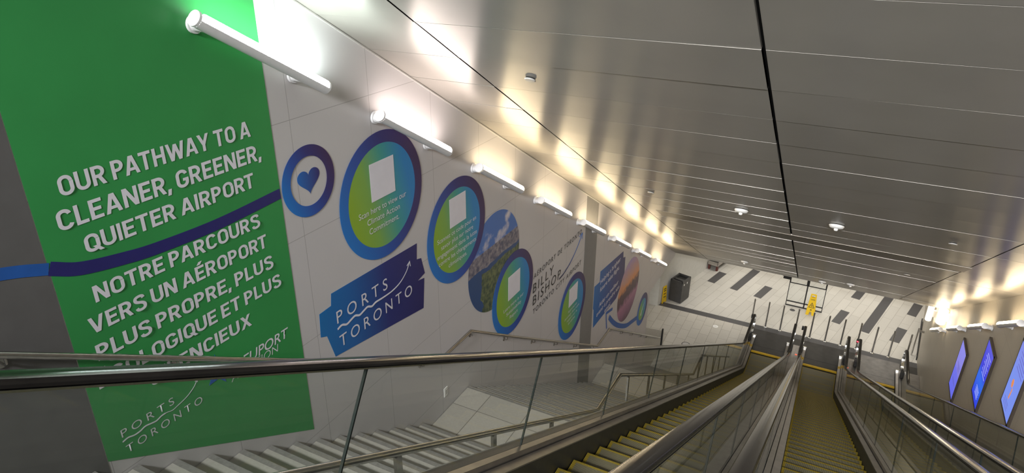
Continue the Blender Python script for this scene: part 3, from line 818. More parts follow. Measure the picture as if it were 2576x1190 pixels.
def build_graphics():
    zc = lambda y: zline(NC, y) + 0.0
    # dark grey panel and green panel
    mb = MB(); mb.prism([(-3.9, 8.0), (1.937, 6.4), (1.937, zc(1.937)-0.03), (-3.9, zc(-3.9)-0.03)], XL+0.0015, XL+0.003)
    g0 = mb.build('wall_panel', M['grey_panel']); tag(g0, 'dark charcoal wall panel left of the green panel', 'wall panel')
    ribbon(spline([(-0.5, 11.6), (0.4, 10.85), (1.1, 10.53), (1.69, 10.398), (1.94, 10.318)]), 0.075, M['blue'], 'blue_band', g0, lift=0.004)
    mb = MB(); mb.prism([(1.943, 8.83), (3.795, 7.72), (3.795, zc(3.795)-0.03), (1.943, zc(1.943)-0.03)], XL+0.0015, XL+0.003)
    g = mb.build('green_banner', M['green']); tag(g, 'tall green wall banner with white English and French lettering', 'banner')
    lines = [('OUR PATHWAY TO A', 2.119, 3.582, 10.716, 0.123), ('CLEANER, GREENER,', 2.058, 3.65, 10.513, 0.128), ('QUIETER AIRPORT', 2.176, 3.542, 10.317, 0.118),
             ('NOTRE PARCOURS', 2.148, 3.534, 9.981, 0.115), ('VERS UN AÉROPORT', 2.067, 3.574, 9.783, 0.115), ('PLUS PROPRE, PLUS', 2.065, 3.603, 9.583, 0.116),
             ('ÉCOLOGIQUE ET PLUS', 2.02, 3.656, 9.385, 0.115), ('SILENCIEUX', 2.36, 3.293, 9.187, 0.113)]
    for a in lines: stroke_lettering(*a, M['white_vinyl'], g, lift=0.004)
    lettering('NIEUPORT', 3.0, 3.64, 8.873, 0.09, M['white_vinyl'], g, off=0.008, shear=0.2, lift=0.004)
    lettering('AVIATION', 3.0, 3.51, 8.797, 0.07, M['white_vinyl'], g, off=-0.01, shear=0.2, lift=0.004)
    flat([(2.80, 8.90), (2.86, 9.0), (2.90, 9.13), (2.93, 9.0), (2.955, 8.835), (2.90, 8.90), (2.885, 8.905)], M['blue'], 'emblem', g, lift=0.004)
    ribbon(spline([(1.945, 10.317), (2.115, 10.243), (2.40, 10.19), (2.65, 10.163), (3.16, 10.148), (3.79, 10.177)]), 0.088, M['navy'], 'navy_band', g, lift=0.004)
    lettering('PORTS', 2.07, 2.493, 8.94, 0.062, M['white_vinyl'], g, off=-0.006, space=1.5, lift=0.004)
    lettering('TORONTO', 2.076, 2.717, 8.797, 0.064, M['white_vinyl'], g, off=-0.006, space=1.5, lift=0.004)
    wv = [(2.066+0.445*t/10, 8.905+0.008*math.sin(t*1.9)) for t in range(0, 11)] + [(2.60, 8.93), (2.67, 8.97), (2.713, 9.015)]
    ribbon(spline(wv, 5), lambda t: 0.010 if t < 0.6 else 0.005, M['white_vinyl'], 'wave_line', g, lift=0.004)
    ribbon([(2.69, 9.01), (2.714, 9.016), (2.709, 8.993)], 0.004, M['white_vinyl'], 'arrow_head', g, lift=0.004)
    # grey column panel
    mb = MB(); mb.prism([(11.03, 1.5), (11.70, 1.2), (11.66, zc(11.66)-0.03), (11.0, zc(11.0)-0.03)], XL+0.0015, XL+0.004)
    tag(mb.build('column_panel', M['column']), 'tall grey column panel crossing the white wall between the decals', 'wall panel')
    # gradients
    ring_m = lambda cy, r: grad_mat('ring_gradient', [(0.0, (0.015, 0.20, 0.62)), (0.30, (0.018, 0.12, 0.48)), (0.62, (0.03, 0.035, 0.22)), (1.0, (0.05, 0.02, 0.09))], x0=cy-r, x1=cy+r, tilt=0.35)
    def ringmat(cy, cz, r): return grad_mat('ring_gradient', [(0.0, (0.012, 0.19, 0.60)), (0.35, (0.022, 0.085, 0.40)), (0.68, (0.03, 0.03, 0.19)), (1.0, (0.05, 0.022, 0.10))], x0=cy-r*1.05+0.45*cz, x1=cy+r*1.05+0.45*cz, tilt=0.45)
    def innmat(cy, cz, r): return grad_mat('green_blue_gradient', [(0.05, (0.28, 0.46, 0.03)), (0.30, (0.22, 0.44, 0.08)), (0.58, (0.055, 0.36, 0.30)), (0.9, (0.02, 0.24, 0.58))], x0=cy-r+0.25*cz, x1=cy+r+0.25*cz, tilt=0.25)
    # heart ring
    h = thing('heart_decal', 'round blue ring decal with a heart inside, beside the green banner', 'decal', (X0, 4.132, 10.178))
    hm = ringmat(4.132, 10.178, 0.319)
    ring(4.132, 10.178, 0.319, 0.221, hm, 'ring', h, lift=0.004)
    hp = []
    for k in range(60):
        t = 2*math.pi*k/60
        hx = 16*math.sin(t)**3; hz = 13*math.cos(t)-5*math.cos(2*t)-2*math.cos(3*t)-math.cos(4*t)
        hp.append((4.132+hx/16*0.136, 10.178+hz/16*0.122+0.012))
    mb = MB(); c = len(mb.v)
    flat(hp, grad_mat('heart_gradient', [(0, (0.015, 0.16, 0.55)), (1, (0.035, 0.02, 0.15))], x0=3.99, x1=4.27), 'heart', h, lift=0.001)
    # round text decals
    def roundel(name, label, cy, cz, ro, ri, card, lines):
        t = thing(name, label, 'decal', (X0, cy, cz), 'round blue and green decals')
        ring(cy, cz, ro, ri-0.002, ringmat(cy, cz, ro), 'ring', t, lift=0.006)
        flat(disc_poly(cy, cz, ri), innmat(cy, cz, ri), 'face', t, lift=0.0055)
        if card: flat(card, M['white_vinyl'], 'blank_card', t, lift=0.008)
        for (s, y0, y1, zb, cap) in lines: lettering(s, y0, y1, zb, cap, M['white_vinyl'], t, lift=0.009)
        return t
    sq = lambda y0, y1, z0, z1: [(y0, z0), (y1, z0), (y1, z1), (y0, z1)]
    roundel('round_decal', 'largest-looking round decal, English text under a white card, above the blue harbour sign', 5.13, 9.708, 0.669, 0.545, sq(4.932, 5.322, 9.695, 10.085),
            [('Scan here to view our', 4.718, 5.497, 9.58, 0.062), ('Climate Action', 4.836, 5.373, 9.478, 0.062), ('Commitment.', 4.857, 5.349, 9.374, 0.062)])
    roundel('round_decal', 'second round decal with five lines of French text, left of the aerial photo', 6.515, 8.781, 0.677, 0.545, sq(6.335, 6.711, 8.865, 9.238),
            [('Scannez ce code pour en', 6.049, 6.952, 8.765, 0.058), ('savoir plus sur notre', 6.125, 6.873, 8.665, 0.058), ('engagement dans la lutte', 6.035, 6.967, 8.566, 0.058),
             ('contre les changements', 6.061, 6.944, 8.468, 0.058), ('climatiques.', 6.274, 6.71, 8.365, 0.058)])
    roundel('round_decal', 'third round decal with short English text, overlapping the aerial photo', 8.047, 7.15, 0.674, 0.546, sq(7.865, 8.256, 7.08, 7.475),
            [('Learn more in our', 7.719, 8.382, 6.945, 0.056), ('Sustainability', 7.806, 8.304, 6.845, 0.056), ('Report', 7.918, 8.185, 6.745, 0.056)])
    roundel('round_decal', 'fourth round decal, partly meeting the grey column panel, with French text', 10.52, 5.632, 0.666, 0.536, sq(10.32, 10.735, 5.685, 6.07),
            [('Apprenez-en', 10.30, 10.73, 5.575, 0.05), ('davantage dans notre', 10.14, 10.86, 5.485, 0.05), ('rapport sur la', 10.26, 10.76, 5.395, 0.05), ('durabilité.', 10.33, 10.68, 5.305, 0.05)])
    # aerial photo
    m, nt, b = newmat('aerial_photo_print')
    g_ = N(nt, 'ShaderNodeNewGeometry'); sp = N(nt, 'ShaderNodeSeparateXYZ'); nt.links.new(g_.outputs['Position'], sp.inputs[0])
    nz = N(nt, 'ShaderNodeTexNoise'); nz.inputs['Scale'].default_value = 2.6; nz.inputs['Detail'].default_value = 6; nt.links.new(g_.outputs['Position'], nz.inputs['Vector'])
    nf = N(nt, 'ShaderNodeTexNoise'); nf.inputs['Scale'].default_value = 17; nf.inputs['Detail'].default_value = 4; nt.links.new(g_.outputs['Position'], nf.inputs['Vector'])
    sky = N(nt, 'ShaderNodeValToRGB')
    e = sky.color_ramp.elements; e[0].position = 0.54; e[0].color = (0.07, 0.18, 0.52, 1); e[1].position = 0.66; e[1].color = (0.72, 0.66, 0.68, 1)
    nt.links.new(nz.outputs['Fac'], sky.inputs[0])
    land = N(nt, 'ShaderNodeValToRGB'); e = land.color_ramp.elements; e[0].position = 0.35; e[0].color = (0.04, 0.07, 0.05, 1); e[1].position = 0.7; e[1].color = (0.20, 0.23, 0.10, 1)
    nt.links.new(nf.outputs['Fac'], land.inputs[0])
    city = N(nt, 'ShaderNodeValToRGB'); e = city.color_ramp.elements; e[0].position = 0.35; e[0].color = (0.09, 0.09, 0.15, 1); e[1].position = 0.7; e[1].color = (0.36, 0.32, 0.33, 1)
    nt.links.new(nf.outputs['Fac'], city.inputs[0])
    z = sp.outputs[2]; y = sp.outputs[1]
    water = (0.03, 0.08, 0.22)
    # shoreline mask: wavy band of water, island lower right
    wob = math_(nt, 'MULTIPLY', math_(nt, 'SUBTRACT', nz.outputs['Fac'], 0.5), 0.5)
    shore = math_(nt, 'ADD', math_(nt, 'SUBTRACT', y, 7.10), wob)
    isl = math_(nt, 'MULTIPLY', math_(nt, 'GREATER_THAN', math_(nt, 'SUBTRACT', shore, math_(nt, 'MULTIPLY', math_(nt, 'SUBTRACT', 7.85, z), 0.0)), 0.0), math_(nt, 'LESS_THAN', math_(nt, 'ADD', z, math_(nt, 'MULTIPLY', wob, 0.5)), 7.90))
    c1 = mixc(nt, isl, water, land.outputs[0])
    c2 = mixc(nt, math_(nt, 'GREATER_THAN', math_(nt, 'ADD', z, math_(nt, 'MULTIPLY', wob, 0.3)), 7.96), c1, city.outputs[0])
    c3 = mixc(nt, math_(nt, 'GREATER_THAN', z, 8.20), c2, sky.outputs[0])
    nt.links.new(c3, b.inputs['Base Color']); b.inputs['Roughness'].default_value = 0.45
    flatp = flat(disc_poly(7.473, 7.928, 0.737), m, 'photo_decal', None, lift=0.0035)
    tag(flatp, 'round aerial photo of a city shore under clouds, between two round decals', 'photo')
    # city airport lettering
    t = thing('wall_lettering', 'black airport lettering with a curved blue arrow, left of the grey column', 'lettering', (X0, 8.75, 6.4))
    K = M['black_vinyl']
    lettering('AÉROPORT DE TORONTO', 8.757, 10.80, 7.033, 0.088, K, t, off=0.006, space=1.35, shear=0.12)
    lettering('BILLY', 8.736, 9.545, 6.775, 0.165, K, t, off=0.003, space=1.3, shear=0.1)
    lettering('BISHOP', 8.738, 9.864, 6.548, 0.168, K, t, off=0.003, space=1.3, shear=0.1)
    lettering('TORONTO CITY AIRPORT', 8.752, 10.85, 6.374, 0.09, K, t, off=0.006, space=1.35, shear=0.1)
    am = grad_mat('arrow_gradient', [(0, (0.02, 0.02, 0.05)), (0.35, (0.015, 0.04, 0.2)), (1, (0.06, 0.24, 0.75))], x0=9.87, x1=10.85)
    ribbon(spline([(9.82, 6.535), (10.05, 6.56), (10.344, 6.657), (10.62, 6.82), (10.85, 7.02)]), lambda q: 0.035-0.012*q, am, 'arrow_line', t, lift=0.003)
    ribbon([(10.70, 7.0), (10.855, 7.025), (10.845, 6.90)], 0.02, am, 'arrow_head', t, lift=0.003)
    # blue harbour sign
    t = thing('blue_sign', 'jagged blue wall sign with white harbour company lettering and an arrow', 'sign', (X0, 4.9, 8.6))
    sm = grad_mat('sign_gradient', [(0, (0.008, 0.17, 0.48)), (0.25, (0.012, 0.13, 0.42)), (0.6, (0.022, 0.03, 0.19)), (1, (0.022, 0.018, 0.13))], x0=4.05, x1=5.75)
    flat([(4.2, 8.32), (5.714, 8.086), (5.76, 8.466), (5.63, 8.488), (5.776, 8.524), (5.718, 8.741), (5.633, 8.761), (5.65, 8.955), (4.236, 9.01), (4.218, 8.888), (4.054, 8.879), (4.036, 8.634), (4.118, 8.602)], sm, 'board', t, lift=0.001)
    lettering('PORTS', 4.27, 5.077, 8.658, 0.132, M['white_vinyl'], t, space=1.6, shear=0.0, lift=0.004)
    lettering('TORONTO', 4.276, 5.506, 8.381, 0.13, M['white_vinyl'], t, space=1.5, lift=0.004)
    wv = [(4.267+0.6*q/9, 8.597+0.016*math.sin(q*2.1)) for q in range(10)] + [(4.98, 8.592), (5.15, 8.592), (5.30, 8.625), (5.42, 8.70), (5.495, 8.794)]
    ribbon(spline(wv, 6), lambda q: 0.022 if q < 0.62 else max(0.010, 0.022-0.04*(q-0.62)), M['white_vinyl'], 'wave_line', t, lift=0.004)
    ribbon([(5.44, 8.765), (5.495, 8.80), (5.505, 8.735)], 0.010, M['white_vinyl'], 'arrow_head', t, lift=0.004)
    # blue speech banner
    t = thing('blue_banner', 'jagged blue banner with white bilingual lettering right of the grey column', 'banner', (X0, 12.6, 5.0))
    bm_ = grad_mat('banner_gradient', [(0, (0.008, 0.17, 0.52)), (0.3, (0.012, 0.10, 0.38)), (0.7, (0.025, 0.03, 0.19)), (1, (0.03, 0.02, 0.12))], x0=11.6, x1=13.75)
    flat([(11.793, 4.43), (13.278, 4.41), (13.70, 4.70), (13.748, 4.881), (13.715, 5.283), (13.566, 5.322), (13.533, 5.50), (12.028, 5.67), (12.03, 5.424), (11.72, 5.46), (11.715, 4.93), (11.76, 4.887)], bm_, 'board', t, lift=0.001)
    for a in (('Helping a brighter', 12.06, 13.36, 5.345, 0.105), ('future take flight.', 12.073, 13.308, 5.155, 0.105), ('Aider un meilleur', 12.077, 13.318, 4.78, 0.105), ('avenir à prendre son', 11.95, 13.413, 4.61, 0.105), ('envol.', 12.471, 12.863, 4.44, 0.105)):
        lettering(*a, M['white_vinyl'], t, off=0.01, lift=0.004)
    # sunset photo
    m, nt, b = newmat('sunset_photo_print')
    g_ = N(nt, 'ShaderNodeNewGeometry'); sp = N(nt, 'ShaderNodeSeparateXYZ'); nt.links.new(g_.outputs['Position'], sp.inputs[0])
    nz = N(nt, 'ShaderNodeTexNoise'); nz.inputs['Scale'].default_value = 7; nz.inputs['Detail'].default_value = 5; nt.links.new(g_.outputs['Position'], nz.inputs['Vector'])
    v = math_(nt, 'ADD', sp.outputs[2], math_(nt, 'MULTIPLY', math_(nt, 'SUBTRACT', nz.outputs['Fac'], 0.5), 0.35))
    r = N(nt, 'ShaderNodeValToRGB')
    st = [(0.0, (0.12, 0.07, 0.09)), (0.16, (0.28, 0.12, 0.22)), (0.33, (0.42, 0.18, 0.30)), (0.42, (0.10, 0.045, 0.07)), (0.55, (0.13, 0.06, 0.07)), (0.62, (0.75, 0.30, 0.10)), (0.75, (0.62, 0.34, 0.28)), (1.0, (0.42, 0.30, 0.55))]
    while len(r.color_ramp.elements) < len(st): r.color_ramp.elements.new(0.5)
    for el, (p, c) in zip(r.color_ramp.elements, st): el.position = p; el.color = (*c, 1)
    nt.links.new(math_(nt, 'DIVIDE', math_(nt, 'SUBTRACT', v, 3.35), 1.65), r.inputs[0]); nt.links.new(r.outputs[0], b.inputs['Base Color']); b.inputs['Roughness'].default_value = 0.45
    o = flat(disc_poly(14.204, 4.189, 0.81), m, 'photo_decal', None, lift=0.0035); tag(o, 'tall-looking round sunset photo decal right of the blue banner', 'photo')
    # last roundel with a small white plane mark
    t = thing('plane_decal', 'small round green and blue decal at the far end of the wall', 'decal', (X0, 15.669, 2.869))
    ring(15.669, 2.869, 0.459, 0.31, ringmat(15.669, 2.869, 0.459), 'ring', t, lift=0.004)
    flat(disc_poly(15.669, 2.869, 0.312), innmat(15.669, 2.869, 0.31), 'face', t, lift=0.003)
    flat([(15.50, 2.72), (15.56, 2.80), (15.86, 3.05), (15.89, 3.08), (15.62, 2.80), (15.60, 2.70), (15.56, 2.74)], M['white_vinyl'], 'plane_mark', t, lift=0.006)
    bmk = M['blue']
    t = ribbon(spline([(12.83, 4.14), (13.16, 3.83), (13.52, 3.55), (13.96, 3.28), (14.33, 3.1), (14.7, 2.99), (15.2, 2.85)]), 0.12, bmk, 'swoosh_decal', None, lift=0.006)
    tag(t, 'thick blue curved swoosh under the sunset photo decal', 'decal')
    t = thing('bracket_decal', 'thin blue angle mark below the blue banner by the handrail', 'decal', (X0, 12.66, 4.1))
    ribbon([(12.60, 4.38), (12.72, 3.90)], 0.05, bmk, 'long_stroke', t, lift=0.004); ribbon([(12.60, 4.36), (13.04, 4.25)], 0.07, bmk, 'short_stroke', t, lift=0.0055)
build_graphics()
# ------------------------------------------------------------------ screens on the right wall
def build_screens():
    def scr_mat(name, stops, x0, x1, k):
        m, nt, b = newmat(name)
        g = N(nt, 'ShaderNodeNewGeometry'); sp = N(nt, 'ShaderNodeSeparateXYZ'); nt.links.new(g.outputs['Position'], sp.inputs[0])
        r = N(nt, 'ShaderNodeValToRGB')
        while len(r.color_ramp.elements) < len(stops): r.color_ramp.elements.new(0.5)
        for e, (p, c) in zip(r.color_ramp.elements, stops): e.position = p; e.color = (*c, 1)
        nt.links.new(math_(nt, 'DIVIDE', math_(nt, 'SUBTRACT', sp.outputs[2], x0), x1-x0), r.inputs[0])
        nt.links.new(r.outputs[0], b.inputs['Emission Color']); b.inputs['Emission Strength'].default_value = k
        b.inputs['Base Color'].default_value = (0.01, 0.01, 0.02, 1)
        return m
    data = [(15.79, 3.25, 'farthest lavender blue portrait screen on the right wall', [(0, (0.14, 0.16, 0.95)), (0.45, (0.16, 0.17, 0.92)), (0.5, (0.26, 0.24, 0.85)), (1, (0.28, 0.27, 0.95))]),
            (13.72, 4.45, 'middle deep blue portrait screen on the right wall', [(0, (0.02, 0.03, 0.85)), (0.4, (0.01, 0.16, 0.95)), (0.55, (0.02, 0.03, 0.8)), (1, (0.10, 0.10, 0.85))]),
            (11.74, 5.57, 'nearest light blue portrait screen with orange marks at the right picture edge', [(0, (0.22, 0.33, 1.0)), (0.5, (0.20, 0.32, 1.0)), (1, (0.24, 0.28, 0.9))])]
    for i, (y, z, lb, stops) in enumerate(data):
        t = thing('display_screen', lb, 'screen', (XR, y, z), 'portrait screens on the right wall')
        w, h = 0.385, 0.63
        mb = MB(); x = XR-0.045
        mb.box(x+0.006, XR, y-w, y+w, z-h, z+h)
        for a in ((y-w, y-w+0.03, z-h, z+h), (y+w-0.03, y+w, z-h, z+h), (y-w, y+w, z-h, z-h+0.04), (y-w, y+w, z+h-0.04, z+h)): mb.box(x, x+0.008, *a)
        mb.build('frame', M['bezel'], t)
        mb = MB(); mb.box(x+0.0025, x+0.006, y-w+0.03, y+w-0.03, z-h+0.04, z+h-0.04)
        s = mb.build('picture', scr_mat('screen_glow', stops, z-h, z+h, 1.0), t)
        fr = lambda u, v: (x+0.0015, u, v)
        bar = emit('screen_bar', (0.12, 0.12, 0.5), 0.8); lt = emit('screen_light_bar', (0.5, 0.55, 1.0), 1.0)
        mb = MB()
        if i == 0:
            for k in range(3): mb.box(x+0.0015, x+0.003, y-0.22, y+0.16-0.06*k, z+0.12-0.05*k, z+0.14-0.05*k)
            mb.box(x+0.0015, x+0.003, y-0.2, y+0.2, z-0.33, z-0.30)
            mb.build('text_bars', bar, t)
        elif i == 1:
            for k in range(7): mb.box(x+0.0015, x+0.003, y-0.25+0.03*(k % 3), y+0.1+0.05*(k % 2), z+0.42-0.07*k, z+0.435-0.07*k)
            for k in range(4): mb.box(x+0.0015, x+0.003, y-0.2, y+0.12, z-0.32-0.05*k, z-0.305-0.05*k)
            mb.build('text_bars', lt, t)
        else:
            for k in range(5): mb.box(x+0.0015, x+0.003, y-0.27, y+0.2-0.05*(k % 2), z+0.46-0.07*k, z+0.475-0.07*k)
            for k in range(3): mb.box(x+0.0015, x+0.003, y-0.1, y+0.25, z-0.42-0.05*k, z-0.41-0.05*k)
            mb.build('text_bars', bar, t)
            og = emit('screen_orange', (0.75, 0.25, 0.08), 0.9)
            mb = MB(); mb.prism([(y+0.09+0.06*math.cos(a*math.pi/8), z-0.08+0.075*math.sin(a*math.pi/8)) for a in range(16)], x+0.0012, x+0.003)
            mb.prism([(y-0.02, z-0.14), (y+0.02, z-0.12), (y+0.03, z-0.2), (y+0.06, z-0.33), (y+0.01, z-0.35), (y-0.01, z-0.22)], x+0.0012, x+0.003)
            mb.build('orange_shape', og, t)
build_screens()
# ------------------------------------------------------------------ lower landing things
def build_landing():
    b = thing('bollard', 'x', 'bollard')
    mb = MB(); mb.cyl((0, 0, 0.0), (0, 0, 0.96), 0.026, seg=16); mb.lathe([(0.026, 0.95), (0.024, 0.967), (0.001, 0.97)], (0, 0, 0), 16); mb.build('post', M['steel'], b, smooth=True)
    mb = MB(); mb.lathe([(0.062, 0.0), (0.062, 0.012), (0.045, 0.028), (0.027, 0.034)], (0, 0, 0), 20); mb.build('base_flange', M['bright_trim'], b, smooth=True)
    places = ['leftmost steel bollard, half hidden behind the left escalator newel', 'second steel bollard from the left, at the left escalator plate',
              'third steel bollard from the left, at the left escalator plate', 'steel bollard hidden behind the handrail between left and middle escalators',
              'steel bollard just right of the middle escalator left newel', 'steel bollard at the middle of the middle escalator plate',
              'steel bollard at the right half of the middle escalator plate', 'steel bollard behind the newels between middle and right escalators',
              'steel bollard at the left half of the right escalator plate', 'steel bollard before the grey tile at the right escalator plate',
              'rightmost steel bollard behind the right escalator newel']
    for k, lb in enumerate(places):
        o = b if k == 0 else copy_tree(b)
        o.location = (-1.80+0.4615*k, 21.28, 0.0); tag(o, lb, 'bollard', 'steel bollards across the escalator landing')
    # latch post by the right wall
    t = thing('gate_post', 'short steel gate post clamped to the right wall behind the last bollard', 'post', (3.0, 21.75, 0))
    mb = MB(); mb.cyl((3.0, 21.75, 0), (3.0, 21.75, 0.98), 0.022, seg=14); mb.build('post', M['steel'], t, smooth=True)
    mb = MB(); mb.box(3.0, 3.165, 21.73, 21.77, 0.86, 0.92); mb.build('clamp', M['steel'], t)
    # litter bin
    ang = -math.radians(13.5)
    t = thing('litter_bin', 'dark grey square double litter bin in the corner by the end wall', 'bin', (-4.42, 21.80, 0))
    c, s = math.cos(ang), math.sin(ang)
    def RP(u, v, z, cx=-4.42, cy=21.80): return (cx+u*c-v*s, cy+u*s+v*c, z)
    def rbox(mb, u0, u1, v0, v1, z0, z1, mi=0):
        mb.hexa([RP(u0, v0, z0), RP(u1, v0, z0), RP(u1, v1, z0), RP(u0, v1, z0), RP(u0, v0, z1), RP(u1, v0, z1), RP(u1, v1, z1), RP(u0, v1, z1)], mi)
    a, d, H = 0.235, 0.31, 0.86
    mb = MB(); rbox(mb, -a, a, -d, d, 0.03, H-0.07); rbox(mb, -a+0.03, a-0.03, -d+0.03, d-0.03, 0.0, 0.03); mb.build('body', M['bin'], t)
    mb = MB()
    # lid frame with two openings sloped toward the middle
    rbox(mb, -a, a, -d, -d+0.04, H-0.07, H); rbox(mb, -a, a, d-0.04, d, H-0.07, H); rbox(mb, -a, -a+0.05, -d, d, H-0.07, H); rbox(mb, a-0.05, a, -d, d, H-0.07, H); rbox(mb, -a, a, -0.12, -0.02, H-0.07, H-0.03)
    mb.build('lid', M['bin'], t)
    for v0, v1 in ((-d+0.04, -0.12), (-0.02, d-0.04)):
        mb = MB(); rbox(mb, -a+0.05, a-0.05, v0, v1, H-0.07, H-0.062); mb.build('opening', M['black'], t)
    mb = MB(); rbox(mb, a, a+0.001, -0.14, -0.132, 0.05, H-0.08); mb.build('door_gap', M['black'], t)
    for v in (-0.17, 0.05):
        mb = MB(); q = [RP(a+0.0012, v+0.03*math.cos(k*math.pi/6), 0.72+0.04*math.sin(k*math.pi/6)) for k in range(12)]; mb.face(q); mb.build('sticker', M['white_plastic'], t)
    # folded yellow sign against the bin
    t = thing('wet_floor_sign', 'folded yellow floor sign leaning between the corner wall and litter bin', 'floor sign', (-4.82, 21.3, 0))
    mb = MB()
    def SP(u, z, off): return (-4.82 + u*0.30 + off*0.6 - z*0.03, 21.30 + u*0.95 - off*0.3, z)
    mb.hexa([SP(-0.14, 0.03, 0), SP(0.14, 0.03, 0), SP(0.14, 0.03, 0.03), SP(-0.14, 0.03, 0.03), SP(-0.10, 0.66, 0), SP(0.10, 0.66, 0), SP(0.10, 0.66, 0.03), SP(-0.10, 0.66, 0.03)])
    for u in (-0.11, 0.11): mb.hexa([SP(u-0.03, 0.0, 0), SP(u+0.03, 0.0, 0), SP(u+0.03, 0.0, 0.03), SP(u-0.03, 0.0, 0.03), SP(u-0.03, 0.03, 0), SP(u+0.03, 0.03, 0), SP(u+0.03, 0.03, 0.03), SP(u-0.03, 0.03, 0.03)])
    mb.build('panel', M['sign_yellow'], t)
    for z0, m in ((0.54, 'black_vinyl'), (0.46, 'black_vinyl'), (0.34, 'red_dark'), (0.22, 'black_vinyl')):
        mb = MB(); mb.hexa([SP(-0.07, z0, 0.031), SP(0.07, z0, 0.031), SP(0.07, z0, 0.033), SP(-0.07, z0, 0.033), SP(-0.07, z0+0.035, 0.031), SP(0.07, z0+0.035, 0.031), SP(0.07, z0+0.035, 0.033), SP(-0.07, z0+0.035, 0.033)]); mb.build('printed_mark', M[m], t)
    # standing caution sign before the glass doors
    y = 23.0; xc = -0.095
    t = thing('caution_sign', 'open yellow caution sign standing before the black framed glass doors', 'floor sign', (xc, y, 0))
    for sg, nm in ((-1, 'front_panel'), (1, 'rear_panel')):
        def Q(u, z, o=0.0): return (xc+u, y+sg*(0.17*(1-z/0.74)+0.012)+sg*o, z)
        mb = MB()
        def slab(u0a, u1a, z0, u0b, u1b, z1):
            mb.hexa([Q(u0a, z0), Q(u1a, z0), Q(u1a, z0, -0.012), Q(u0a, z0, -0.012), Q(u0b, z1), Q(u1b, z1), Q(u1b, z1, -0.012), Q(u0b, z1, -0.012)])
        slab(-0.145, -0.05, 0.0, -0.135, -0.03, 0.12); slab(0.05, 0.145, 0.0, 0.03, 0.135, 0.12); slab(-0.135, 0.135, 0.12, -0.098, 0.098, 0.62)
        slab(-0.098, -0.055, 0.62, -0.092, -0.05, 0.70); slab(0.055, 0.098, 0.62, 0.05, 0.092, 0.70); slab(-0.092, 0.092, 0.70, -0.09, 0.09, 0.74)
        p = mb.build(nm, M['sign_yellow'], t)
        if sg < 0:
            lettering('CAUTION', -0.066, 0.066, 0.53, 0.038, M['black_vinyl'], t, off=0.02, frame=lambda u, z: Q(u, z, 0.002), name='lettering')
            mb = MB()
            def tri(u0, z0, u1, z1, w=0.008):
                dx, dz = u1-u0, z1-z0; L = math.hypot(dx, dz); nx, nz = -dz/L*w, dx/L*w
                mb.face([Q(u0-nx, z0-nz, 0.002), Q(u1-nx, z1-nz, 0.002), Q(u1+nx, z1+nz, 0.002), Q(u0+nx, z0+nz, 0.002)])
            tri(-0.088, 0.27, 0.088, 0.27); tri(-0.088, 0.27, 0, 0.44); tri(0.088, 0.27, 0, 0.44)
            tri(-0.02, 0.30, 0.0, 0.36, 0.006); tri(0.0, 0.36, 0.03, 0.34, 0.006); tri(-0.01, 0.38, 0.0, 0.36, 0.008); tri(0.0, 0.33, 0.03, 0.30, 0.006)
            mb.build('warning_triangle', M['black_vinyl'], t)
            mb = MB(); mb.face([Q(-0.028, 0.175, 0.002), Q(0.028, 0.175, 0.002), Q(0.028, 0.205, 0.002), Q(-0.028, 0.205, 0.002)]); mb.build('printed_mark', M['black_vinyl'], t)
    # black framed glass doors
    y = 23.3
    y = 23.20
    t = thing('glass_double_door', 'free standing black framed double glass door behind the caution sign', 'glass door', (-0.34, y, 0))
    x0, xm, x1 = -0.935, -0.345, 0.245
    for nm, a in (('stile', (x0-0.012, x0+0.012, 0.0, 2.1)), ('stile', (x1-0.012, x1+0.012, 0.0, 2.1)), ('centre_stile', (xm-0.022, xm+0.022, 0.0, 2.1)),
                  ('threshold', (x0, x1, 0.0, 0.035)), ('bottom_rail', (x0, x1, 0.165, 0.20)), ('push_bar', (x0, x1, 0.895, 0.92)), ('head_rail', (x0, x1, 2.06, 2.12))):
        mb = MB(); mb.box(a[0], a[1], y-0.015, y+0.015, a[2], a[3]); mb.build(nm, M['black'], t)
    for a in ((x0-0.015, x0+0.03), (xm-0.045, xm+0.045), (x1-0.03, x1+0.015)):
        mb = MB(); mb.box(a[0], a[1], y-0.02, y+0.02, 0.92, 1.5); mb.build('pull_handle', M['black'], t)
    for a, b_ in ((x0+0.012, xm-0.022), (xm+0.022, x1-0.012)):
        mb = MB(); mb.box(a, b_, y-0.003, y+0.003, 0.2, 2.06); mb.build('pane', M['clear_glass'], t)
    mb = MB(); mb.box(x0-0.24, x0-0.012, y-0.04, y+0.02, 1.02, 1.16); mb.build('control_box', M['black'], t)
    mb = MB(); mb.cyl((x0-0.95, y, 1.25), (x0-0.2, y, 1.11), 0.02, seg=10); mb.build('arm', M['black'], t)
    # bench at the end wall
    t = thing('bench', 'low dark bench with a metal rim against the far end wall', 'bench', (-3.7, 25.2, 0))
    def BP(u, v, z): return RP(u, v, z, -3.66, 25.5)
    def bb(mb, u0, u1, v0, v1, z0, z1):
        mb.hexa([BP(u0, v0, z0), BP(u1, v0, z0), BP(u1, v1, z0), BP(u0, v1, z0), BP(u0, v0, z1), BP(u1, v0, z1), BP(u1, v1, z1), BP(u0, v1, z1)])
    mb = MB(); bb(mb, -0.18, 0.20, -0.85, 0.9, 0.20, 0.34); mb.build('seat', M['black'], t)
    mb = MB(); bb(mb, 0.20, 0.23, -0.88, 0.9, 0.22, 0.36); bb(mb, -0.18, 0.23, -0.88, -0.85, 0.22, 0.36); mb.build('rim', M['cart'], t)
    for u in (-0.14, 0.18):
        for v in (-0.80, 0.8):
            mb = MB(); bb(mb, u-0.035, u+0.035, v-0.04, v+0.04, 0.0, 0.20); mb.build('foot', M['red_dark'], t)
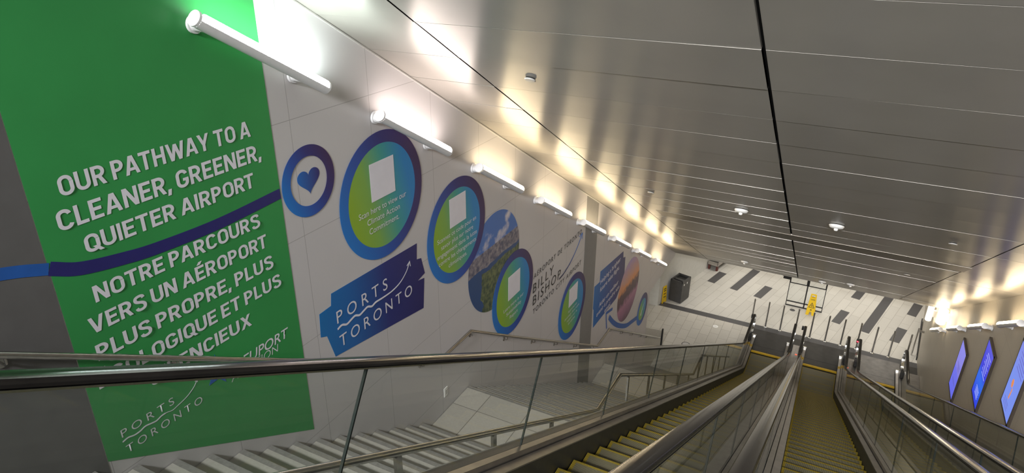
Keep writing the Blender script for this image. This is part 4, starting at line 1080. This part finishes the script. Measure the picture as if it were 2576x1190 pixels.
    # floor marks
    mb = MB(); mb.lathe([(0.001, 0.003), (0.085, 0.003), (0.088, 0.0)], (-2.83, 20.55, 0.0), 28); o = mb.build('floor_sticker', M['white_plastic']); tag(o, 'round white sticker on the pale tiles left of the left escalator', 'sticker')
    mb = MB(); mb.box(-2.875, -2.785, 20.52, 20.535, 0.003, 0.0036); mb.box(-2.865, -2.795, 20.56, 20.575, 0.003, 0.0036); mb.build('printed_mark', M['disc'], o)
    mb = MB(); mb.lathe([(0.001, 0.003), (0.085, 0.003), (0.088, 0.0)], (-0.67, 22.91, 0.0), 28); o = mb.build('floor_sticker', M['floor_dark']); tag(o, 'round dark sticker on the floor before the glass doors', 'sticker')
    t = thing('floor_drain', 'round grey metal floor drain cover near the stair foot', 'drain', (-3.44, 19.0, 0))
    mb = MB(); mb.lathe([(0.001, 0.012), (0.10, 0.01), (0.12, 0.0)], (-3.44, 19.0, 0.0), 28); mb.build('cover', M['disc'], t)
    mb = MB(); mb.lathe([(0.12, 0.0), (0.12, 0.008), (0.132, 0.006), (0.135, 0.0)], (-3.44, 19.0, 0.0), 28); mb.build('rim', M['black'], t)
build_landing()
# ------------------------------------------------------------------ ceiling devices
def build_ceiling_devices():
    def place(o, x, y):
        o.rotation_euler = (math.radians(-30), 0, 0)
        o.location = (x, y, zline(NC-0.003, y))
    d = thing('smoke_detector', 'x', 'smoke detector')
    mb = MB(); mb.lathe([(0.001, -0.052), (0.055, -0.05), (0.085, -0.038), (0.10, -0.012), (0.10, 0.0), (0.001, 0.0)], (0, 0, 0), 24); mb.build('housing', M['white_plastic'], d, smooth=True)
    mb = MB(); mb.lathe([(0.001, -0.085), (0.020, -0.08), (0.028, -0.066), (0.026, -0.05), (0.001, -0.05)], (0, 0, 0), 16); mb.build('sensor_bulb', M['white_plastic'], d, smooth=True)
    mb = MB(); mb.lathe([(0.101, -0.004), (0.108, 0.0), (0.101, 0.0)], (0, 0, 0), 24); mb.build('base_ring', M['deck_dark'], d)
    spots = [(-1.24, 9.82, 'white smoke detector on the ceiling left of the dark centre joint'), (0.05, 9.73, 'white smoke detector on the ceiling right of the dark centre joint'),
             (-1.89, 17.25, 'white smoke detector low on the ceiling above the litter bin side'), (0.05, 18.3, 'white ceiling device at the lower ceiling edge above the caution sign'),
             (0.70, 17.45, 'white ceiling device right of the one above the caution sign')]
    for k, (x, y, lb) in enumerate(spots):
        o = d if k == 0 else copy_tree(d)
        place(o, x, y); tag(o, lb, 'smoke detector', 'white ceiling devices')
    p = thing('sprinkler_cover', 'x', 'sprinkler')
    mb = MB(); mb.lathe([(0.001, -0.016), (0.045, -0.015), (0.052, -0.008), (0.052, -0.004), (0.001, -0.004)], (0, 0, 0), 20); mb.build('plate', M['disc'], p, smooth=True)
    mb = MB(); mb.lathe([(0.044, -0.004), (0.044, 0.006), (0.001, 0.006)], (0, 0, 0), 20); mb.build('neck', M['void'], p)
    for k, (x, y, lb) in enumerate([(-2.59, 5.37, 'nearest round grey sprinkler cover on the ceiling by the bright reflections'), (-2.58, 9.69, 'small round sprinkler cover lower down the left side of the ceiling'),
                                    (1.41, 9.59, 'upper small dark sprinkler cover on the right part of the ceiling'), (1.42, 13.48, 'lower small dark sprinkler cover on the right part of the ceiling')]):
        o = p if k == 0 else copy_tree(p)
        place(o, x, y); tag(o, lb, 'sprinkler', 'round sprinkler covers')
build_ceiling_devices()
